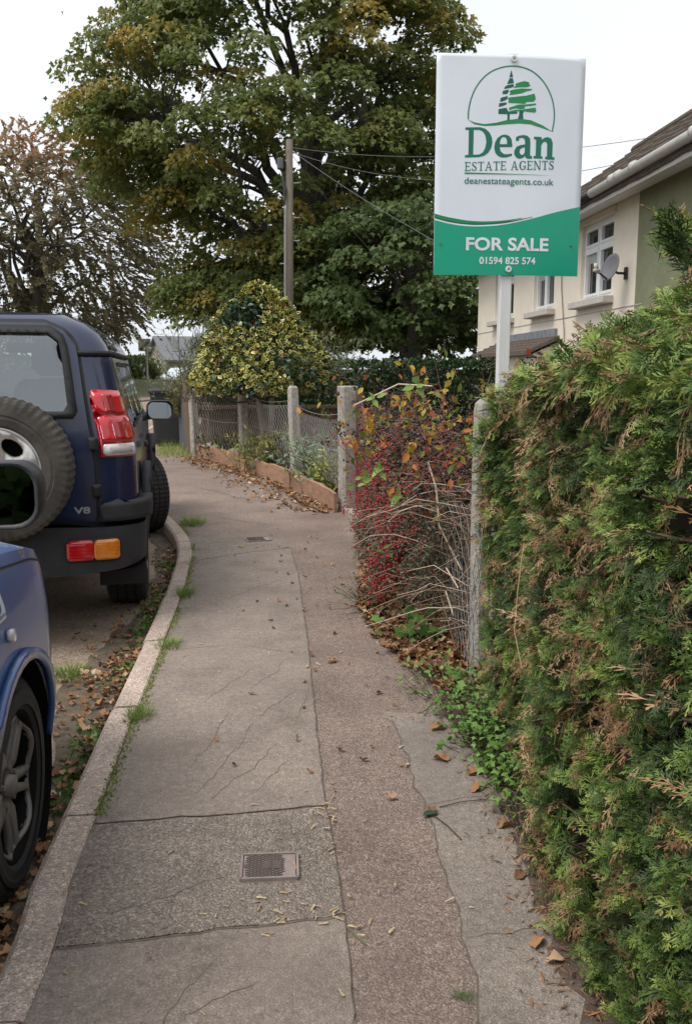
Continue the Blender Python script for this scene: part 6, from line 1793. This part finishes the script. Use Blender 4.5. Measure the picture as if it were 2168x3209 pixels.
main = [(.42, 4.55, .93), (.46, 4.5, .80), (.47, 4.42, .62), (.53, 4.36, .5), (.57, 4.3, .42)]
for j in range(4): segs.append((np.array(main[j]), np.array(main[j + 1]))); rads.append(.0065); tints.append(.85)
for a, b_ in (((.5, 4.35, .42), (.55, 4.25, .34)), ((.50, 4.36, .3), (.53, 4.25, .2)), ((.05, 5.5, 1.18), (.32, 5.5, 1.31)), ((.32, 5.5, 1.31), (.52, 5.4, 1.30))): segs.append((np.array(a), np.array(b_))); rads.append(.005); tints.append(.95)
V, F = wire(segs, np.array(rads), 4); Fol().raw(V - TO, F, np.repeat(np.array(tints), 8)).build('canes', m_cane, tg)
# green leaf sprays growing through
m_fresh = foliage('fresh_leaf', [(0, (.12, .24, .04)), (.5, (.2, .34, .07)), (1, (.3, .42, .1))], trans=.3)
fs_ = thing('fresh_sprig', 'bright green leafy sprigs poking out of the cotoneaster', 'sprig', (.25, 5.0, .6)); fo = Fol()
for c, k, s in (((.19, 4.95, .84), 5, .055), ((.10, 5.0, .80), 4, .055), ((.265, 4.7, .72), 7, .058), ((.06, 5.3, .7), 2, .06), ((.18, 5.4, 1.22), 4, .07), ((.4, 5.0, 1.32), 4, .07), ((.22, 4.9, .4), 3, .05)):
    a = np.linspace(0, 2 * math.pi, k, endpoint=False) + rng.random()
    fo.add(*OVATE, np.array(c) + rng.normal(size=(k, 3)) * .012 - np.array([.25, 5.0, .6]), np.stack([np.cos(a), -.3 + 0 * a, np.sin(a) * .8], 1), np.array([0, -.9, .5]) + rng.normal(size=(k, 3)) * .3, rng.uniform(.8, 1.15, k) * s, rng.random(k))
fo.build('leaves', m_fresh, fs_)

# ------------------------------------------------------------------ garden plants behind the far fence
def plant(name, label, c, r, h, n, leaf, size, stops, tint=.5, lean=.5, cat='plant', droop=.25, nl=12):
    root = thing(name, label, cat, (c[0], c[1], .02)); o_, d_ = upshoots(n, (0, 0, 0), r * .45, 1, lean)
    shoots(root, o_, d_, rng.uniform(.55, 1, n) * h, droop, leaf, nl, size, foliage(name + '_leaf', stops), tint, m_twig); return root
YG = [(0, (.15, .2, .05)), (.5, (.32, .36, .08)), (1, (.52, .44, .08))]; BG = [(0, (.12, .19, .1)), (.5, (.22, .32, .18)), (1, (.36, .42, .24))]
plant('flowering_perennial', 'yellowish leafy perennials behind the second fence panel', (-.98, 12.2), .5, .85, 130, LANCE, (.07, .13), YG, .45)
plant('purple_bush', 'dark purple-brown bush behind the middle fence post', (-.72, 11.9), .3, .7, 80, RHOMB, (.035, .06), [(0, (.035, .025, .025)), (.5, (.08, .05, .05)), (1, (.14, .09, .08))], .4)
plant('sage_plant', 'blue-green leafy plants behind the nearest fence panel', (-.1, 10.7), .55, .95, 170, LANCE, (.07, .13), BG, .5)
plant('yellow_flower', 'yellow-green plants against the square gate post', (.0, 10.1), .35, .7, 90, RHOMB, (.04, .07), YG, .6)
plant('red_rose', 'shrub with crimson leaves above the fence by the gate post', (-.1, 11.6), .35, 1.12, 55, RHOMB, (.04, .065), [(0, (.12, .02, .03)), (.5, (.3, .02, .05)), (1, (.2, .12, .05))], .45, .45, 'shrub')
plant('climber', 'pale variegated climber right of the holly above the fence', (-.35, 13.2), .3, 1.3, 40, OVATE, (.05, .08), [(0, (.08, .12, .04)), (.6, (.2, .26, .1)), (1, (.45, .45, .22))], .5, .3, 'climber')
plant('garden_shrub', 'dull green shrub in the bed under the holly', (-1.9, 13.9), .4, .55, 70, RHOMB, (.04, .07), [(0, (.04, .05, .02)), (.5, (.1, .1, .04)), (1, (.2, .16, .07))], .4)
plant('garden_shrub', 'mixed green shrub behind the wooden gate', (.9, 9.4), .5, 1.0, 90, RHOMB, (.04, .07), [(0, (.03, .05, .02)), (.5, (.08, .1, .03)), (1, (.2, .16, .05))], .4)

# ------------------------------------------------------------------ grass, weeds, litter
m_grass = foliage('grass_blade', [(0, (.08, .14, .022)), (.5, (.17, .28, .04)), (1, (.36, .4, .11))], trans=.3)
m_moss = foliage('moss', [(0, (.14, .17, .03)), (.6, (.24, .28, .05)), (1, (.36, .36, .11))], trans=.1)
m_litter = foliage('dead_leaf', [(0, (.07, .04, .025)), (.3, (.2, .1, .05)), (.55, (.3, .165, .085)), (.75, (.36, .165, .07)), (.9, (.45, .31, .18)), (1, (.6, .49, .32))], rough=.7, trans=.1)
m_weed = foliage('weed_leaf', [(0, (.045, .1, .025)), (.5, (.11, .23, .045)), (1, (.25, .38, .1))], trans=.25)
def tuft(label, c, r, h, n, tint=.45, kind=None):
    P = np.array(c) + np.clip(rng.normal(size=(n, 3)), -1.4, 1.4) * np.array([r * .3, r * .42, 0]); P[:, 2] = c[2]
    out = unit((P - np.array(c)) + rng.normal(size=(n, 3)) * .02 + 1e-5)
    o = Fol().add(*BLADE, P - np.array(c), out * .5 + np.array([0, 0, 1.]) + rng.normal(size=(n, 3)) * .25, out + rng.normal(size=(n, 3)) * .3, rng.uniform(.5, 1, n) * h, np.clip(tint + rng.normal(size=n) * .2, 0, 1), width=max(.35, .035 / h)).build('grass_tuft', m_grass)
    o.location = c; tag(o, label, 'grass', 'grass tufts along the kerb'); return o
tuft('bright grass tuft on the kerb bend by the front tyre', (-1.40, 8.02, .0), .22, .1, 420, .45)
tuft('small grass tuft at the kerb back beside the mudflap', (kx(5.4) + .02, 5.4, .005), .1, .09, 170, .5)
tuft('ragged grass tuft in the kerb joint midway to the off-roader', (kx(4.35) + .03, 4.38, .005), .12, .06, 220, .5)
tuft('round grass tuft at the kerb back nearest the blue car', (kx(3.45) + .02, 3.44, .005), .1, .055, 230, .5)
tuft('lone grass tuft growing out in the road near the kerb', (-1.36, 4.2, -.1), .16, .09, 300, .4)
def line_stuff(name, label, pts_n, off, spread, h, mat, leaf, y0, y1, z, size, tint=.5, up=1.0, dens=3.2):
    y = rng.uniform(y0, y1, pts_n); x = np.array([kx(v) for v in y]) + off + rng.normal(size=pts_n) * spread
    P = np.stack([x, y, np.full(pts_n, z)], 1); k = vnoise(P * np.array([0.2, 1, 1]), dens, 9) > .5; P = P[k]; n = len(P)
    o = Fol().add(*leaf, P, rng.normal(size=(n, 3)) * .6 + np.array([0, 0, up]), rng.normal(size=(n, 3)), rng.uniform(*size, n), np.clip(tint + rng.normal(size=n) * .22, 0, 1)).build(name, mat)
    return tag(o, label, 'grass', kind='stuff')
line_stuff('joint_grass', 'thin grass and moss growing in the joint behind the kerb', 2400, .006, .014, .05, m_grass, BLADE, 2.5, 8.3, .004, (.008, .024), .55)
line_stuff('joint_moss', 'low yellow-green moss along the back of the kerb', 5200, .010, .016, .01, m_moss, RHOMB, 1.2, 8.6, .004, (.006, .014), .5, .5, 2.2)
line_stuff('gutter_weeds', 'weeds sprouting from the dirt in the gutter', 2400, -.17, .04, .05, m_weed, RHOMB, 2.8, 7.2, -.095, (.012, .035), .5, .8, 2.6)
def litter(name, label, P, size, tint, leaf=CURLED, tilt=.35, mat=None, kind='stuff', cat='fallen leaves'):
    n = len(P)
    ax = rng.normal(size=(n, 3)); ax[:, 2] *= .15
    o = Fol().add(*leaf, P, ax, np.array([0, 0, 1.]) + rng.normal(size=(n, 3)) * tilt, rng.uniform(*size, n), np.clip(tint, 0, 1)).build(name, mat or m_litter)
    return tag(o, label, cat, kind=kind)
n = 660; y = np.concatenate([rng.uniform(1.6, 3.2, 200), rng.normal(4.1, .5, 280), rng.uniform(4.8, 7.3, 180)]); x = np.array([kx(v) for v in y]) - KW - .02 - np.abs(rng.normal(size=n)) * np.interp(y, [1.6, 3, 4.1, 5.2, 7.3], [.07, .09, .17, .12, .08])
litter('gutter_leaves', 'brown leaves and debris gathered in the gutter between cars and kerb', np.stack([x, y, rng.uniform(-.092, -.075, n)], 1), (.012, .055), rng.beta(1.2, 1.3, n))
n = 900; s_ = rng.random(n); k = rng.integers(0, 3, n); A3 = np.array(BP); P2 = A3[k] + (A3[k + 1] - A3[k]) * s_[:, None]; nn = np.abs(rng.normal(size=n)) * np.interp(s_ + k, [0, .6, 1.4, 3], [.14, .3, .26, .16]) + .03
P2 = P2 + np.stack([-nn * .95, -nn * .32], 1)
litter('fence_foot_leaves', 'fallen leaves along the foot of the gravel boards', np.stack([P2[:, 0], P2[:, 1], rng.uniform(.004, .02, n)], 1), (.025, .065), rng.uniform(.2, 1, n), tilt=.45)
n = 2900; y = np.concatenate([rng.uniform(3.3, 5.9, 1900), rng.normal(4.6, .4, 700), rng.uniform(5.5, 7.8, 300)]); w_ = np.interp(y, [3.3, 3.7, 4.4, 5.2, 6, 7.8], [.12, .26, .42, .42, .3, .12]); x = np.array([bx_(v) for v in y]) - w_ * rng.random(n) ** 1.25 + .03
litter('shrub_foot_leaves', 'drift of brown leaves under the cotoneaster and canes', np.stack([x, y, rng.uniform(.006, .03, n) + .06 * np.clip(x - .35, 0, .3)], 1), (.018, .062), rng.beta(1.3, 1.5, n), tilt=.5)
n = 2600; y = np.concatenate([rng.uniform(3.2, 6.0, 1500), rng.uniform(1.2, 3.6, 1100)]); x = np.where(y > 3.4, np.array([bx_(v) for v in y]) - np.abs(rng.normal(size=n)) * .24, .58 - np.abs(rng.normal(size=n)) * .075)
litter('twig_debris', 'fine dead needles and twig bits scattered at the hedge foot', np.stack([x, y, rng.uniform(.005, .012, n)], 1), (.012, .04), rng.uniform(0, .75, n), LANCE, .3, cat='debris')
n = 170; y = 1.5 + 7.5 * rng.random(n) ** 1.1; x = np.array([kx(v) for v in y]) + rng.random(n) * np.interp(y, [1.5, 4, 9], [1.25, 1.1, 1.2])
cl = rng.random(n) < .2; y[cl] = 2.1 + rng.normal(size=cl.sum()) * .05; x[cl] = rng.normal(-.1, .14, cl.sum()); c2 = (~cl) & (rng.random(n) < .3); y[c2] = rng.normal(2.55, .16, c2.sum()); x[c2] = rng.normal(-.06, .07, c2.sum())
litter('winged_seeds', 'pale winged seeds scattered over the footpath', np.stack([x, y, np.full(n, .009)], 1), (.014, .03), rng.uniform(.84, 1, n), SEED, .2, cat='seeds')
n = 60; y = rng.uniform(2.6, 8, n); x = np.array([kx(v) for v in y]) + .3 + rng.random(n) * .8
litter('small_path_leaves', 'small curled leaves lying about the path', np.stack([x, y, np.full(n, .008)], 1), (.015, .04), rng.uniform(.2, .95, n), CURLED, .3)
def leaf_at(label, c, size, tint, rz, leaf=None, mat=None, tilt=(0, 0)):
    if leaf is None: leaf = leaf_hi(int(c[1] * 100), .42 + .25 * math.sin(c[1] * 40), .16); size *= .82
    o = Fol().add(*leaf, [(0, 0, .006)], [(math.cos(rz), math.sin(rz), .05)], [(tilt[0], tilt[1], 1.)], size, tint).build('fallen_leaf', mat or m_litter); o.location = (*c, .004); tag(o, label, 'fallen leaf', 'single fallen leaves on the path')
leaf_at('orange curled leaf on the pale patch below the weeds', (.37, 3.02), .075, .7, 2.8, tilt=(.4, 0))
leaf_at('buff leaf lying left of the weeds, uppermost of the row', (.33, 3.3), .085, .78, .5)
leaf_at('brown leaf touching the weed clump at the hedge foot', (.42, 2.92), .07, .62, .2)
leaf_at('crumpled tan leaf standing on edge just below the weeds', (.43, 2.78), .075, .66, 1.4, tilt=(-.7, .2))
leaf_at('curled brown leaf at the hedge foot beside the ferny weeds', (.47, 2.55), .06, .6, .3, tilt=(.2, .3))
leaf_at('green variegated holly leaf lying on the path', (.24, 2.62), .062, .3, .4, OVATE, m_hollyl)
leaf_at('large crumpled buff leaf close to the viewer at the hedge foot', (.455, 1.97), .062, .8, .9, tilt=(-.6, -.2))
leaf_at('flat buff leaf under the crumpled one near the viewer', (.475, 1.92), .055, .9, .2)
leaf_at('dark dried leaf curled against the hedge foot', (.47, 2.27), .055, .3, .9, tilt=(.5, .2))
leaf_at('single orange leaf alone on the pink strip of path', (-.09, 4.12), .055, .72, .3)
leaf_at('reddish feathery frond piece at the hedge foot', (.50, 2.48), .06, .65, 2.6, LEYB[0])
leaf_at('yellow-green frond piece lying near the viewer', (.30, 1.80), .06, .45, 2.9, LEY[0], m_ley)
tw = thing('fallen_twig', 'thin grey twig lying across the pale patch of path', 'twig'); MB().tube([(.28, 2.62, .008), (.31, 2.56, .012), (.345, 2.48, .008)], .0022, 5).build('twig_stick', m_twig, tw)
tw = thing('fallen_twig', 'slender green twig on the path by the seam', 'twig'); MB().tube([(.0, 2.06, .008), (.02, 2.02, .012), (.05, 1.985, .008)], .002, 5).build('twig_stick', M('green_twig', (.16, .17, .07), .8), tw)
tw = thing('fallen_twig', 'long thin twig reaching from the hedge foot onto the path', 'twig'); MB().tube([(.30, 2.68, .008), (.38, 2.71, .012), (.47, 2.73, .01)], .0018, 5).build('twig_stick', m_twig, tw)
def weeds(label, c, r, n, size, h, tint, leaf=LOBED, name='weed_clump'):
    P = rng.normal(size=(n, 3)) * np.array([r[0], r[1], 0]); P[:, 2] = rng.uniform(.01, h, n)
    root = thing(name, label, 'weeds', (*c, 0), 0, 'weeds at the hedge foot')
    out = unit(P * np.array([1, 1, 0]) + rng.normal(size=(n, 3)) * .03)
    Fol().add(*leaf, P, out * .7 + np.array([-.2, -.2, .1]) + rng.normal(size=(n, 3)) * .4, np.array([-.15, -.25, 1.]) + rng.normal(size=(n, 3)) * .35, rng.uniform(*size, n), np.clip(tint + rng.normal(size=n) * .2, 0, 1)).build('leaves', m_weed, root)
    V, F = wire([((P[i, 0] * .6, P[i, 1] * .6, 0), P[i]) for i in range(n)], .0012); Fol().raw(V, F, .5).build('stalks', m_twig, root)['kind'] = 'stuff'
weeds('dense bright green weed clump at the hedge foot, the biggest', (.535, 3.22), (.06, .15), 620, (.016, .034), .13, .6, TRILOBE)
weeds('fresh green weeds below the big clump at the hedge foot', (.55, 2.88), (.05, .1), 220, (.016, .036), .09, .7, TRILOBE)
weeds('yellowish weeds trailing along the hedge foot', (.545, 2.55), (.03, .12), 150, (.014, .03), .06, .8, LANCE)
weeds('small weed at the hedge foot nearest the viewer', (.555, 2.33), (.02, .05), 50, (.016, .03), .06, .7, OVATE)
weeds('dusty green ivy-leaved weed among the drift of leaves', (.36, 4.42), (.06, .07), 26, (.05, .085), .16, .25, LOBED)
weeds('low mixed weeds between leaf drift and wire fence', (.42, 3.75), (.08, .2), 170, (.015, .04), .08, .55, OVATE)
weeds('small green seedlings by the foot of the round-topped post', (.50, 3.72), (.04, .06), 30, (.03, .055), .13, .6, LOBED)
weeds('dark creeping leaves under the trailing berries', (.2, 5.25), (.12, .25), 240, (.015, .03), .06, .15, OVATE)
n = 900; P = np.stack([rng.uniform(-3.3, -2.5, n), rng.uniform(14.2, 17.2, n), np.zeros(n)], 1); k = (P[:, 0] + 2.5 + (P[:, 1] - 14.4) * .31); P = P[(k < .15) & (k > -.55)]
tag(Fol().add(*BLADE, P, rng.normal(size=(len(P), 3)) * .4 + np.array([0, 0, 1.]), rng.normal(size=(len(P), 3)), rng.uniform(.06, .2, len(P)), np.clip(.85 + rng.normal(size=len(P)) * .2, 0, 1), width=.6).build('verge_grass', m_grass), 'long yellowing grass at the foot of the grey board fence', 'grass', kind='stuff')
n = 5000; i = rng.integers(0, len(left) - 1, n); w_ = rng.uniform(1.7, 8, n); Lf = offset(left, 0); tt = unit(np.gradient(left, axis=0)); nrm_ = np.stack([-tt[:, 1], tt[:, 0]], 1)
P = left[i] + (left[i + 1] - left[i]) * rng.random((n, 1)) + nrm_[i] * w_[:, None]; P = np.concatenate([P, np.interp(w_, [1.5, 4.5, 9], [-.03, .75, .8])[:, None]], 1)
tag(Fol().add(*BLADE, P, rng.normal(size=(n, 3)) * .4 + np.array([0, 0, 1.]), rng.normal(size=(n, 3)), rng.uniform(.12, .3, n), np.clip(.4 + rng.normal(size=n) * .25, 0, 1)).build('bank_grass', m_grass), 'grass on the bank across the road', 'grass', kind='stuff')
